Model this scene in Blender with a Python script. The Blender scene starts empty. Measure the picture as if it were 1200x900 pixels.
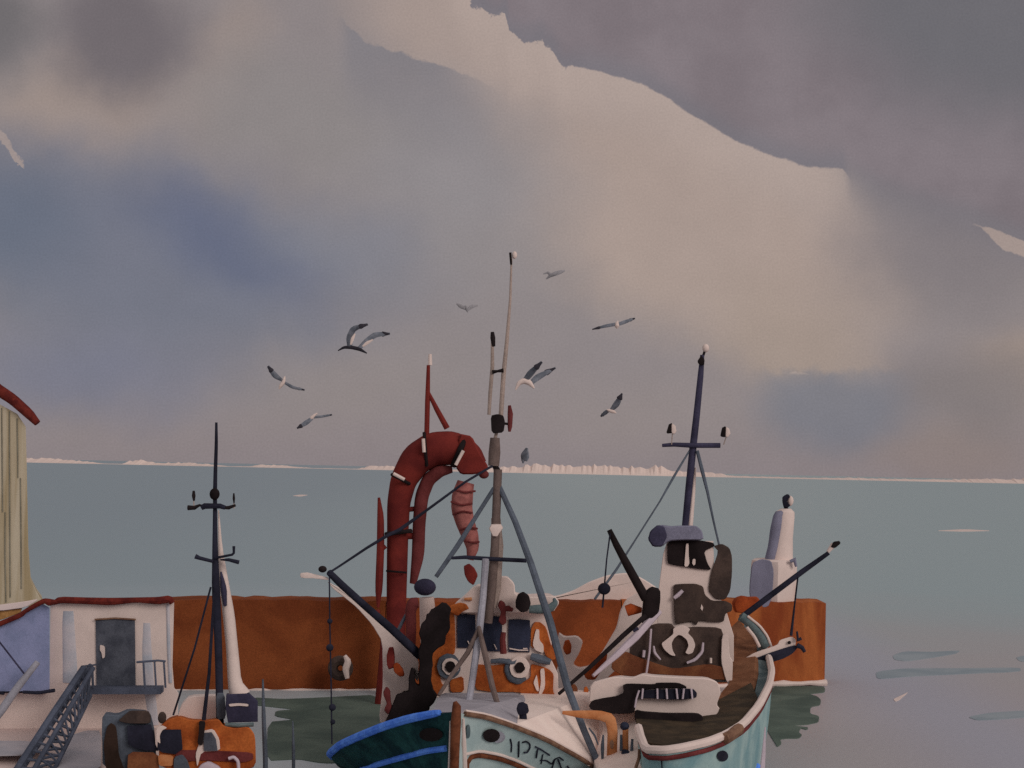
import bpy, bmesh, math, random
from mathutils import Vector
from mathutils.bvhtree import BVHTree

random.seed(7)
SC = bpy.context.scene
COL = SC.collection
F = 1667.0                       # focal length in photo pixels (1200 wide)
CAMH = 7.0
ROLL = math.radians(1.22)
CA, SA = math.cos(ROLL), math.sin(ROLL)
CX, CY = 600.0, 549.5            # where the optical axis meets the photo


def P(px, py, Y):
    """photo pixel + real distance -> world point"""
    du = (px - CX) / F
    dv = -(py - CY) / F
    return Vector((Y * (du * CA - dv * SA), Y, CAMH + Y * (du * SA + dv * CA)))


def S(npx, Y):
    return npx * Y / F


# ----------------------------------------------------------------------------
# materials
# ----------------------------------------------------------------------------
def lin(c):
    c /= 255.0
    return c / 12.92 if c <= 0.04045 else ((c + 0.055) / 1.055) ** 2.4


def lin3(rgb, k=1.0):
    return tuple(min(0.95, lin(c) / k) for c in rgb)


class NT:
    def __init__(s, tree):
        s.t = tree
        s.n = tree.nodes
        s.l = tree.links

    def node(s, typ, **kw):
        n = s.n.new(typ)
        for k, v in kw.items():
            setattr(n, k, v)
        return n

    def set(s, sock, v):
        if isinstance(v, bpy.types.NodeSocket):
            s.l.new(v, sock)
        else:
            sock.default_value = v

    def math(s, op, a, b=None, c=None, clamp=False):
        n = s.node('ShaderNodeMath', operation=op, use_clamp=clamp)
        s.set(n.inputs[0], a)
        if b is not None:
            s.set(n.inputs[1], b)
        if c is not None:
            s.set(n.inputs[2], c)
        return n.outputs[0]

    def mix(s, fac, a, b, blend='MIX'):
        n = s.node('ShaderNodeMix', data_type='RGBA', blend_type=blend)
        s.set(n.inputs[0], fac)
        s.set(n.inputs[6], a if isinstance(a, bpy.types.NodeSocket) else (*a[:3], 1))
        s.set(n.inputs[7], b if isinstance(b, bpy.types.NodeSocket) else (*b[:3], 1))
        return n.outputs[2]

    def noise(s, vec, scale, detail=3, rough=0.55, dist=0.0):
        n = s.node('ShaderNodeTexNoise')
        s.set(n.inputs['Vector'], vec)
        n.inputs['Scale'].default_value = scale
        n.inputs['Detail'].default_value = detail
        n.inputs['Roughness'].default_value = rough
        n.inputs['Distortion'].default_value = dist
        return n

    def rng(s, v, a, b, c=0.0, d=1.0, smooth=True):
        n = s.node('ShaderNodeMapRange')
        n.interpolation_type = 'SMOOTHSTEP' if smooth else 'LINEAR'
        s.set(n.inputs[0], v)
        n.inputs[1].default_value = a
        n.inputs[2].default_value = b
        n.inputs[3].default_value = c
        n.inputs[4].default_value = d
        return n.outputs[0]


KLIT = 0.50      # radiance of a white front wall in this light


def wash(name, rgb, rgb2=None, var=0.22, scale=1.3, grain=0.16, rough=0.85, k=None,
         gscale=26.0, stretch=None, spec=0.08):
    """watercolour-like pigment: two tones pooled by a soft noise, plus fine granulation"""
    k = k or KLIT
    m = bpy.data.materials.new(name)
    m.use_nodes = True
    t = NT(m.node_tree)
    bs = t.n['Principled BSDF']
    bs.inputs['Roughness'].default_value = rough
    bs.inputs['Specular IOR Level'].default_value = spec
    geo = t.node('ShaderNodeNewGeometry').outputs['Position']
    vec = geo
    if stretch:
        mp = t.node('ShaderNodeMapping')
        t.set(mp.inputs[0], geo)
        mp.inputs[3].default_value = stretch
        vec = mp.outputs[0]
    a = lin3(rgb, k)
    if rgb2 is None:
        d = tuple(c * (1 - var) for c in a)
        l = tuple(min(.92, c * (1 + var * .8)) for c in a)
    else:
        d, l = a, lin3(rgb2, k)
    n = t.noise(vec, scale, 4, .55, .4)
    f = t.rng(n.outputs['Fac'], .34, .66)
    c = t.mix(f, d, l)
    g = t.noise(geo, gscale, 2, .6)
    gf = t.rng(g.outputs['Fac'], .3, .7, 1 - grain, 1 + grain, False)
    v = t.node('ShaderNodeVectorMath', operation='SCALE')
    t.set(v.inputs[0], c)
    t.set(v.inputs['Scale'], gf)
    t.l.new(v.outputs[0], bs.inputs['Base Color'])
    b = t.node('ShaderNodeBump')
    b.inputs['Strength'].default_value = .12
    b.inputs['Distance'].default_value = .02
    t.l.new(g.outputs['Fac'], b.inputs['Height'])
    t.l.new(b.outputs[0], bs.inputs['Normal'])
    return m


M = {}
M['paper'] = wash('white_paint', (164, 149, 144), var=.05, grain=.05)
M['deckwhite'] = wash('white_deck_paint', (166, 150, 144), var=.05, grain=.05, k=.42)
M['darkbrown'] = wash('black_brown_paint', (36, 26, 22), var=.3)
M['lilac'] = wash('lilac_white_paint', (146, 134, 142), var=.08, grain=.06)
M['black'] = wash('black_tar', (23, 18, 19), var=.3)
M['ink'] = wash('blue_black_paint', (28, 28, 38), var=.35)
M['indigo'] = wash('indigo_paint', (44, 42, 58), var=.3)
M['navy'] = wash('navy_glass', (33, 36, 50), var=.25, rough=.5)
M['slate'] = wash('slate_paint', (64, 69, 78), var=.22)
M['slatelight'] = wash('light_slate_paint', (112, 110, 118), var=.16)
M['greydeck'] = wash('grey_deck_paint', (120, 116, 122), var=.1)
M['violet'] = wash('violet_grey_paint_and_shade', (90, 89, 104), var=.15)  # trawler roof paint; also the painted shade side of the lighthouse
M['mastbrown'] = wash('weathered_spar', (80, 68, 65), var=.2)
M['sparpale'] = wash('pale_spar', (122, 108, 102), var=.15)
M['wharf'] = wash('rust_brown_stone', (78, 37, 19), (98, 51, 27), scale=.5, grain=.2)
M['wharfmid'] = wash('burnt_orange_stone', (84, 40, 21), (110, 55, 29), scale=.6, grain=.2)
M['wharfor'] = wash('orange_stone', (98, 46, 25), (130, 74, 40), scale=.7, grain=.14, stretch=(1.6, 1, .35))
M['orange'] = wash('burnt_orange_paint', (110, 52, 24), (138, 74, 36), scale=2.0)
M['orangelt'] = wash('pale_orange_paint', (132, 80, 48), (146, 98, 66), scale=2.5, grain=.08)
M['rustred'] = wash('rust_red_paint', (96, 38, 18), (120, 54, 26), scale=2)
M['red'] = wash('oxide_red_paint', (70, 24, 23), (88, 32, 28), scale=1.0, grain=.12)
M['maroon'] = wash('maroon_paint', (66, 28, 28), (84, 40, 40), scale=1.2)
M['pinkhose'] = wash('faded_pink_rubber', (100, 58, 56), (124, 76, 72), scale=3)
M['brown'] = wash('dark_brown_stain', (44, 36, 34), (59, 48, 44), scale=2)
M['redbrown'] = wash('red_brown_stain', (78, 44, 30), (96, 60, 40), scale=2)
M['tan'] = wash('brown_plank', (78, 50, 35), (97, 65, 47), scale=2)
M['olive'] = wash('olive_deck', (40, 34, 28), (56, 46, 36), scale=2)
M['seaslate'] = wash('sea_slate_paint', (58, 70, 74), (78, 88, 90), scale=2)
M['teal'] = wash('pale_teal_hull', (118, 132, 133), (130, 142, 142), scale=1.6, grain=.08)
M['tealdk'] = wash('teal_hull', (88, 114, 119), (118, 136, 136), scale=1.0, grain=.08)
M['green'] = wash('bottle_green_hull', (14, 34, 38), (26, 56, 56), scale=2.2, grain=.25)
M['blue'] = wash('cobalt_blue_rail', (52, 88, 166), (74, 112, 196), scale=3)
M['stem'] = wash('brown_stem', (64, 34, 22), (84, 48, 32), scale=4)
M['rail'] = wash('brown_rail', (76, 54, 44), (98, 74, 60), scale=4)
M['blueshed'] = wash('blue_wash_wall', (94, 100, 126), (106, 110, 138), scale=1.6, grain=.07)
M['tileroof'] = wash('dark_red_tile', (62, 22, 20), (84, 32, 26), scale=4)
M['ochre'] = wash('ochre_board', (122, 108, 84), (146, 136, 120), scale=.5, stretch=(5, 5, .25), grain=.08)
M['ochreroof'] = wash('ochre_roof', (118, 84, 48), (140, 104, 64), scale=2)
M['groove'] = wash('grey_groove', (96, 92, 82), var=.2)
M['door'] = wash('grey_door', (48, 50, 58), (64, 66, 74), scale=2)
M['iron'] = wash('blue_grey_iron', (58, 62, 74), var=.25)
M['concrete'] = wash('pale_concrete', (156, 140, 136), (168, 150, 143), scale=.4, grain=.05)
M['concreteg'] = wash('grey_ground_tone', (118, 116, 122), (134, 128, 132), scale=.8, grain=.06)
M['paleblue'] = wash('grey_blue_streak', (128, 130, 138), (146, 140, 144), scale=1.5, grain=.05)
M['quay_reflection'] = wash('green_reflection', (54, 62, 58), (68, 76, 70), scale=.6, grain=.12, rough=1, spec=.03, k=.42)  # colour of the painted quay reflection
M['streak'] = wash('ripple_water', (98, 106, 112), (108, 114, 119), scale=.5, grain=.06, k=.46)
M['surf'] = wash('pale_sand', (166, 150, 144), var=.05, scale=.004, grain=.05, gscale=.2)
M['gullgrey'] = wash('gull_grey', (70, 74, 82), (90, 92, 100), scale=6, gscale=8)
M['gulldark'] = wash('gull_wingtip', (40, 38, 44), var=.2)
M['gullfaint'] = wash('pale_gull_grey', (108, 106, 110), var=.08)

# ----------------------------------------------------------------------------
# mesh helpers
# ----------------------------------------------------------------------------


def chaikin(pts, n=2, closed=True):
    for _ in range(n):
        out = []
        m = len(pts)
        rngm = range(m) if closed else range(m - 1)
        if not closed:
            out.append(pts[0])
        for i in rngm:
            a, b = pts[i], pts[(i + 1) % m]
            out.append(tuple(a[k] * .84 + b[k] * .16 for k in range(len(a))))
            out.append(tuple(a[k] * .16 + b[k] * .84 for k in range(len(a))))
        if not closed:
            out.append(pts[-1])
        pts = out
    return pts


class MB:
    def __init__(s):
        s.bm = bmesh.new()

    def ring(s, pts):
        return [s.bm.verts.new(p) for p in pts]

    def bridge(s, a, b, closed=True):
        n = len(a)
        for i in range(n if closed else n - 1):
            j = (i + 1) % n
            try:
                s.bm.faces.new((a[i], a[j], b[j], b[i]))
            except ValueError:
                pass

    def cap(s, r):
        try:
            s.bm.faces.new(r)
        except ValueError:
            pass

    def tube(s, pts, rad, seg=10, flat=None):
        """pts: world vectors; rad: radius or list"""
        pts = [Vector(p) for p in pts]
        n = len(pts)
        if not isinstance(rad, (list, tuple)):
            rad = [rad] * n
        rings = []
        up0 = None
        for i in range(n):
            if i == 0:
                d = pts[1] - pts[0]
            elif i == n - 1:
                d = pts[-1] - pts[-2]
            else:
                d = (pts[i + 1] - pts[i]).normalized() + (pts[i] - pts[i - 1]).normalized()
            d.normalize()
            if up0 is None:
                ref = Vector((0, 1, 0)) if abs(d.y) < .9 else Vector((1, 0, 0))
                up0 = ref
            a = d.cross(up0)
            if a.length < 1e-4:
                a = d.cross(Vector((1, 0, 0)))
            a.normalize()
            b = a.cross(d).normalized()
            up0 = b if b.dot(up0) > 0 else -b
            b = up0
            fl = flat or 1.0
            rings.append(s.ring([pts[i] + (a * math.cos(2 * math.pi * k / seg) + b * math.sin(2 * math.pi * k / seg) * fl) * rad[i] for k in range(seg)]))
        for i in range(n - 1):
            s.bridge(rings[i], rings[i + 1])
        s.cap(rings[0])
        s.cap(rings[-1])
        return s

    def ptube(s, pts, wpx, Y, seg=10, smooth=0, flat=None):
        """stroke traced in photo pixels at real distance Y (number or list); wpx is the stroke width"""
        n = len(pts)
        Ys = Y if isinstance(Y, (list, tuple)) else [Y] * n
        ws = wpx if isinstance(wpx, (list, tuple)) else [wpx] * n
        q = [(p[0], p[1], yy, w) for p, yy, w in zip(pts, Ys, ws)]
        if smooth:
            q = chaikin(q, smooth, False)
        return s.tube([P(a, b, c) for a, b, c, w in q], [S(w, c) * .5 for a, b, c, w in q], seg, flat)

    def prism(s, pts, Y, th, smooth=2, r=0.0, jit=0.0):
        """outline traced in pixels, standing at distance Y, th metres deep, front edge rounded by r metres"""
        if smooth:
            pts = chaikin([tuple(map(float, p)) for p in pts], smooth)
        if jit:
            pts = [(x + random.uniform(-jit, jit), y + random.uniform(-jit, jit)) for x, y in pts]
        r *= .3
        n = len(pts)
        w = [P(x, y, Y) for x, y in pts]
        area = sum(w[i].x * w[(i + 1) % n].z - w[(i + 1) % n].x * w[i].z for i in range(n))
        sg = 1 if area > 0 else -1
        c = sum(w, Vector()) / n - Vector((0, 0, CAMH))
        ex = Vector((c.x / c.y, 1, c.z / c.y * .8)) * th      # sheared roughly along the mean sight line, hiding flanks and tops
        back = s.ring([v + ex for v in w])
        if r > 0:
            ins = []
            for i in range(n):
                d = (w[(i + 1) % n] - w[i - 1])
                d.y = 0
                if d.length < 1e-6:
                    d = Vector((1, 0, 0))
                d.normalize()
                nn = Vector((-d.z, 0, d.x)) * sg
                ins.append(w[i] + nn * r * .8)
            mid = s.ring([v + Vector((0, r, 0)) for v in w])
            fr = s.ring(ins)
            s.bridge(back, mid)
            s.bridge(mid, fr)
        else:
            fr = s.ring(w)
            s.bridge(back, fr)
        s.cap(fr)
        s.cap(list(reversed(back)))
        return s

    def blob(s, pts, Y, d, smooth=2, back=None, jit=.45):
        """soft heap: outline traced in pixels, swelling d metres towards and away from the viewer"""
        if smooth:
            pts = chaikin([tuple(map(float, p)) for p in pts], smooth)
        pts = [(x + random.uniform(-jit, jit), y + random.uniform(-jit, jit)) for x, y in pts]
        n = len(pts)
        w = [P(x, y, Y) for x, y in pts]
        c = sum(w, Vector()) / n
        d *= .7
        prof = [(1, 0), (.97, .55), (.88, .85), (.5, .98)]
        fr = [s.ring([c + (v - c) * k + Vector((0, -d * q, 0)) for v in w]) for k, q in prof]
        for a, b in zip(fr, fr[1:]):
            s.bridge(a, b)
        cv = s.bm.verts.new(c + Vector((0, -d, 0)))
        for i in range(n):
            s.bm.faces.new((fr[-1][i], fr[-1][(i + 1) % n], cv))
        bd = d if back is None else back
        bk = [fr[0]] + [s.ring([c + (v - c) * k + Vector((0, bd * q, 0)) for v in w]) for k, q in prof[1:]]
        for a, b in zip(bk, bk[1:]):
            s.bridge(b, a)
        cv = s.bm.verts.new(c + Vector((0, bd, 0)))
        for i in range(n):
            s.bm.faces.new((bk[-1][(i + 1) % n], bk[-1][i], cv))
        return s

    def ell(s, c, rx, ry, rz, seg=16, rings=10):
        r = bmesh.ops.create_uvsphere(s.bm, u_segments=seg, v_segments=rings, radius=1)
        for v in r['verts']:
            v.co = Vector((v.co.x * rx + c[0], v.co.y * ry + c[1], v.co.z * rz + c[2]))
        return s

    def pball(s, px, py, Y, rx, ry=None):
        c = P(px, py, Y)
        return s.ell(c, S(rx, Y), S(rx, Y), S(ry or rx, Y))

    def box(s, x0, x1, y0, y1, z0, z1):
        a = s.ring([(x0, y0, z0), (x1, y0, z0), (x1, y1, z0), (x0, y1, z0)])
        b = s.ring([(x0, y0, z1), (x1, y0, z1), (x1, y1, z1), (x0, y1, z1)])
        s.bridge(a, b)
        s.cap(list(reversed(a)))
        s.cap(b)
        return s

    def sheet(s, pts3, th=.06, smooth=0):
        """deck / plank surface: points (px,py,Y), solid, th metres thick downwards"""
        if smooth:
            pts3 = chaikin([tuple(map(float, p)) for p in pts3], smooth)
        w = [P(*p) for p in pts3]
        a = s.ring(w)
        b = s.ring([v - Vector((0, 0, th)) for v in w])
        s.bridge(a, b)
        s.cap(a)
        s.cap(list(reversed(b)))
        return s

    def torus(s, c, R, r, seg=24, sec=8, a0=0, a1=2 * math.pi):
        full = abs(a1 - a0 - 2 * math.pi) < 1e-4
        rs = []
        m = seg if full else seg + 1
        for i in range(m):
            a = a0 + (a1 - a0) * i / seg
            o = Vector((math.cos(a), 0, math.sin(a)))
            rs.append(s.ring([Vector(c) + o * (R + r * math.cos(2 * math.pi * k / sec)) + Vector((0, r * math.sin(2 * math.pi * k / sec), 0)) for k in range(sec)]))
        for i in range(m if full else m - 1):
            s.bridge(rs[i], rs[(i + 1) % m])
        if not full:
            s.cap(rs[0])
            s.cap(rs[-1])
        return s

    def build(s, name, mat, parent=None, smooth=True, jit=0):
        bm = s.bm
        bmesh.ops.recalc_face_normals(bm, faces=bm.faces)
        me = bpy.data.meshes.new(name)
        bm.to_mesh(me)
        bm.free()
        me.materials.append(M[mat] if isinstance(mat, str) else mat)
        if smooth:
            me.polygons.foreach_set('use_smooth', [True] * len(me.polygons))
            try:
                me.set_sharp_from_angle(angle=math.radians(38))
            except Exception:
                pass
        ob = bpy.data.objects.new(name, me)
        COL.objects.link(ob)
        if parent is not None:
            ob.parent = parent
            o = parent
            off = Vector()
            while o is not None:
                off += o.location
                o = o.parent
            # vertices are in world space: cancel the parents' offset
            ob.location = -off
        return ob


def tag(o, label, cat, group=None):
    o['label'] = label
    o['category'] = cat
    if group:
        o['group'] = group
    return o


def thing(name, loc, label, cat, group=None):
    o = bpy.data.objects.new(name, None)
    o.empty_display_size = .3
    COL.objects.link(o)
    o.location = loc
    return tag(o, label, cat, group)


def struct(o):
    o['kind'] = 'structure'
    return o


# ----------------------------------------------------------------------------
# camera
# ----------------------------------------------------------------------------
cam = bpy.data.cameras.new('camera')
cam.sensor_width = 36
cam.lens = 36 * F / 1200
cam.shift_y = (CY - 450) / 1200
cam.clip_end = 60000
co = bpy.data.objects.new('camera', cam)
COL.objects.link(co)
from mathutils import Matrix
co.matrix_world = Matrix.Translation((0, 0, CAMH)) @ Matrix.Rotation(math.radians(90), 4, 'X') @ Matrix.Rotation(ROLL, 4, 'Z')
SC.camera = co

# ----------------------------------------------------------------------------
# sky: Nishita daylight behind painted-looking cloud cover, laid out by true direction
# ----------------------------------------------------------------------------
SUN_DIR = Vector((.62, -.72, .44)).normalized()
w = bpy.data.worlds.new('World')
SC.world = w
w.use_nodes = True
t = NT(w.node_tree)
t.n.clear()
out = t.node('ShaderNodeOutputWorld')
sky = t.node('ShaderNodeTexSky')
sky.sky_type = 'NISHITA'
sky.sun_disc = False
sky.sun_elevation = math.asin(SUN_DIR.z)
sky.sun_rotation = math.atan2(SUN_DIR.x, SUN_DIR.y)
bg1 = t.node('ShaderNodeBackground')
t.l.new(sky.outputs[0], bg1.inputs[0])
bg1.inputs[1].default_value = .08
bg2 = t.node('ShaderNodeBackground')
bg2.inputs[1].default_value = 1.0
tc = t.node('ShaderNodeTexCoord').outputs['Generated']
sx = t.node('ShaderNodeSeparateXYZ')
t.l.new(tc, sx.inputs[0])
yy = t.math('MAXIMUM', sx.outputs[1], .12)
U = t.math('DIVIDE', sx.outputs[0], yy)
V = t.math('DIVIDE', sx.outputs[2], yy)
V = t.math('MAXIMUM', V, -.02)
# (s, t): cloud chart, hundred units wide; rolled to the tilt of the cloud deck
s_ = t.math('ADD', t.math('MULTIPLY', U, 16.67 * CA), t.math('MULTIPLY_ADD', V, 16.67 * SA, 6.0))
t_ = t.math('ADD', t.math('MULTIPLY', U, 16.67 * SA), t.math('MULTIPLY_ADD', V, -16.67 * CA, 5.495))
cmb = t.node('ShaderNodeCombineXYZ')
t.l.new(s_, cmb.inputs[0])
t.l.new(t_, cmb.inputs[1])
st = cmb.outputs[0]
nz = t.noise(st, .9, 5, .55)
off = t.node('ShaderNodeVectorMath', operation='MULTIPLY_ADD')
t.l.new(nz.outputs['Color'], off.inputs[0])
off.inputs[1].default_value = (.8, .8, 0)
ad = t.node('ShaderNodeVectorMath', operation='ADD')
t.l.new(st, ad.inputs[0])
ad.inputs[1].default_value = (-.4, -.4, 0)
t.l.new(ad.outputs[0], off.inputs[2])
std = off.outputs[0]


def blobmask(c, r, ang=0, lo=0.0, hi=1.0, vec=None):
    mp = t.node('ShaderNodeMapping')
    mp.vector_type = 'TEXTURE'
    t.set(mp.inputs[0], vec or std)
    mp.inputs[1].default_value = (c[0], c[1], 0)
    mp.inputs[2].default_value = (0, 0, math.radians(ang))
    mp.inputs[3].default_value = (r[0], r[1], 1)
    g = t.node('ShaderNodeTexGradient', gradient_type='SPHERICAL')
    t.l.new(mp.outputs[0], g.inputs[0])
    return t.rng(g.outputs['Fac'], lo, hi)


WARM = lin3((171, 152, 142))
col = t.mix(0.0, lin3((141, 131, 130)), WARM)


def lay(col, mask, rgb, k=1.0):
    f = t.math('MULTIPLY', mask, k) if k != 1 else mask
    return t.mix(f, col, lin3(rgb))


# horizon tone
col = lay(col, t.rng(t_, 2.6, 5.4), (137, 127, 130))
# warm diagonal light
col = lay(col, blobmask((8.0, 2.6), (3.6, 1.7), 25, 0, .6), (170, 151, 141), .95)
col = lay(col, blobmask((5.7, .3), (2.2, 1.3), 20, 0, .6), (168, 150, 141), .9)
col = lay(col, blobmask((9.3, 4.0), (1.6, 1.1), 30, 0, .8), (163, 145, 134), .8)
col = lay(col, blobmask((12.1, 4.3), (1.3, .8), 0, 0, .8), (158, 140, 130), .8)
col = lay(col, blobmask((.8, 1.3), (2.0, 1.0), -15, 0, .8), (158, 141, 132), .9)
col = lay(col, blobmask((2.6, .8), (.7, 1.4), 25, 0, .8), (154, 138, 130), .7)
# cool greys
col = lay(col, blobmask((5.2, 2.0), (2.4, 1.5), 25, 0, .8), (143, 136, 137), .95)
col = lay(col, blobmask((3.4, 1.3), (2.0, 1.0), 10, 0, .8), (140, 132, 130), .9)
col = lay(col, blobmask((1.4, .35), (1.25, 1.15), 10, 0, .7), (111, 102, 104), .95)
col = lay(col, blobmask((-.2, .3), (1.0, 1.0), 0, 0, .8), (110, 104, 104), .95)
# blue pool of the lower left sky
col = lay(col, blobmask((1.6, 3.1), (4.2, 1.9), 12, 0, .75), (112, 113, 127), .97)
col = lay(col, blobmask((0.0, 2.5), (1.6, 1.4), 20, 0, .9), (98, 104, 120), .8)
col = lay(col, blobmask((2.75, 2.85), (1.9, .8), 25, 0, .9), (93, 98, 122), .8)
col = lay(col, blobmask((4.0, 2.9), (2.0, .8), 15, 0, .9), (126, 126, 136), .6)
col = lay(col, blobmask((0.9, 4.4), (2.6, .9), 5, 0, .9), (112, 114, 134), .75)
col = lay(col, blobmask((4.3, 4.4), (2.4, .8), -10, 0, .9), (142, 131, 130), .7)
# right-hand greys
col = lay(col, blobmask((11.4, 4.6), (1.5, .8), 0, 0, .8), (126, 117, 118), .75)
col = lay(col, blobmask((11.2, 2.9), (2.0, 1.1), 0, 0, .8), (128, 119, 121), .9)
col = lay(col, blobmask((7.6, 4.8), (2.2, .9), 0, 0, .9), (143, 132, 132), .8)
col = lay(col, blobmask((11.2, 5.3), (1.8, .5), 0, 0, .9), (138, 123, 119), .6)
# small blue cloud with a crisp top
small = t.math('MULTIPLY', blobmask((9.75, 4.75), (1.3, .9), 0, 0, .7),
               t.rng(t.math('ADD', t_, t.math('MULTIPLY', t.noise(st, 5, 4).outputs['Fac'], .3)), 4.43, 4.56))
col = lay(col, small, (117, 118, 129), .85)
tear = t.math('MULTIPLY', blobmask((9.5, 4.37), (.42, .16), 6, .3, .4), t.rng(t_, 4.40, 4.36))
col = lay(col, tear, (168, 152, 145), .75)
# crisp top edge of the central cloud (s 3.9 .. 6)


def edge(points, smin, smax):
    n = t.node('ShaderNodeFloatCurve')
    fac = t.rng(s_, smin, smax, 0, 1, False)
    t.l.new(fac, n.inputs['Value'])
    c = n.mapping.curves[0]
    pts = [((x - smin) / (smax - smin), y / 5.0) for x, y in points]
    c.points[0].location = pts[0]
    c.points[1].location = pts[-1]
    for p in pts[1:-1]:
        c.points.new(*p)
    for p in c.points:
        p.handle_type = 'VECTOR'
    n.mapping.update()
    return t.math('MULTIPLY', n.outputs[0], 5.0)


rag = t.noise(st, 4.0, 6, .65).outputs['Fac']
rag = t.math('MULTIPLY_ADD', rag, .22, -.11)
e2 = edge([(3.0, 0), (4.0, .2), (4.08, .3), (4.3, .5), (4.6, .58), (4.9, .68), (5.3, .8), (6.2, 1.2)], 3.0, 6.2)
dd = t.math('SUBTRACT', t.math('ADD', t_, rag), e2)
m2 = t.math('MULTIPLY', t.rng(dd, -.01, .03), t.rng(dd, 1.3, .0))
m2 = t.math('MULTIPLY', m2, t.math('MULTIPLY', t.rng(s_, 3.9, 4.15), t.rng(s_, 6.0, 5.0)))
col = lay(col, m2, (130, 124, 127), .95)
# warm paper right along the dark cloud's edge
e1 = edge([(5.0, -1.2), (5.4, -.15), (5.58, .08), (5.75, .2), (5.93, .16), (5.97, .4), (6.15, .52), (6.35, .45),
           (6.5, .62), (6.62, .8), (6.8, .78), (7.5, .97), (7.8, 1.14), (8.2, 1.4), (8.6, 1.64),
           (9.0, 1.8), (9.35, 1.92), (9.6, 1.97), (9.88, 1.97), (9.96, 2.1), (10.3, 2.3), (11.4, 2.62), (12.3, 3.0)], 5.0, 12.3)
rag1 = t.math('MULTIPLY', rag, t.math('MULTIPLY_ADD', t.rng(s_, 7.0, 6.3), 1.6, .5))
d1 = t.math('SUBTRACT', t.math('ADD', t_, rag1), e1)
glow = t.math('MULTIPLY', t.rng(d1, 1.0, .0), t.math('MULTIPLY', t.rng(s_, 4.9, 5.6), t.rng(s_, 10.4, 9.4)))
col = lay(col, glow, (176, 158, 149), .95)
# dark cloud: hard edge to s=9.9, then soft
hard = t.rng(d1, .02, -.012)
softm = t.rng(d1, .45, -.35)
sel = t.rng(s_, 9.86, 10.0)
dm = t.math('ADD', t.math('MULTIPLY', hard, t.math('SUBTRACT', 1.0, sel)), t.math('MULTIPLY', softm, sel))
dcol = t.mix(t.rng(nz.outputs['Fac'], .35, .65), lin3((122, 111, 115)), lin3((131, 120, 124)))
dcol = t.mix(blobmask((11.3, .3), (3.0, 1.6), 20, 0, .8), dcol, lin3((108, 105, 109)))
dcol = t.mix(t.math('MULTIPLY', t.rng(d1, -.35, 0), .5), dcol, lin3((112, 111, 118)))
col = t.mix(t.math('MULTIPLY', dm, .97), col, dcol)
# torn white gaps
e3 = edge([(11.2, 2.55), (11.42, 2.62), (11.6, 2.66), (11.85, 2.76), (12.3, 2.95)], 11.2, 12.3)
e4 = edge([(11.2, 2.57), (11.5, 2.64), (11.62, 2.78), (11.75, 2.9), (12.0, 3.0), (12.3, 3.05)], 11.2, 12.3)
tr_ = t.math('ADD', t_, rag1)
gap = t.math('MULTIPLY', t.rng(t.math('SUBTRACT', tr_, e3), 0, .02), t.rng(t.math('SUBTRACT', tr_, e4), .03, 0))
gap = t.math('MULTIPLY', gap, t.rng(s_, 11.38, 11.45))
col = lay(col, gap, (166, 148, 140), .9)
e5 = edge([(-.6, 1.2), (-.1, 1.5), (.05, 1.56), (.13, 1.68), (.2, 1.78), (.27, 1.86), (.4, 1.98)], -.6, .4)
e6 = edge([(-.6, 1.4), (-.1, 1.62), (.02, 1.66), (.1, 1.78), (.15, 1.85), (.28, 1.95), (.4, 1.98)], -.6, .4)
gap = t.math('MULTIPLY', t.rng(t.math('SUBTRACT', tr_, e5), 0, .03), t.rng(t.math('SUBTRACT', tr_, e6), .015, 0))
gap = t.math('MULTIPLY', gap, t.rng(s_, .29, .27))
col = lay(col, gap, (160, 144, 138), .9)
# granulation of the vapour
g1 = t.noise(st, 42, 3, .75)
gm = t.rng(g1.outputs['Fac'], .25, .75, .90, 1.10, False)
g2 = t.noise(st, 1.6, 4, .6)
gm2 = t.rng(g2.outputs['Fac'], .3, .7, .97, 1.03, False)
# brighter zenith added above the view, to lift light on decks and sea
col = lay(col, t.rng(V, .5, 1.3), (176, 171, 169))
vs = t.node('ShaderNodeVectorMath', operation='SCALE')
t.l.new(col, vs.inputs[0])
t.l.new(t.math('MULTIPLY', gm, gm2), vs.inputs['Scale'])
t.l.new(vs.outputs[0], bg2.inputs[0])
mxs = t.node('ShaderNodeMixShader')
mxs.inputs[0].default_value = .95
t.l.new(bg1.outputs[0], mxs.inputs[1])
t.l.new(bg2.outputs[0], mxs.inputs[2])
t.l.new(mxs.outputs[0], out.inputs[0])

sun = bpy.data.lights.new('sun', 'SUN')
sun.energy = 1.15
sun.angle = math.radians(25)
sun.color = (1, .93, .86)
so = bpy.data.objects.new('sun', sun)
COL.objects.link(so)
so.location = (20, -10, 30)
so.rotation_euler = SUN_DIR.to_track_quat('Z', 'Y').to_euler()

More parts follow.
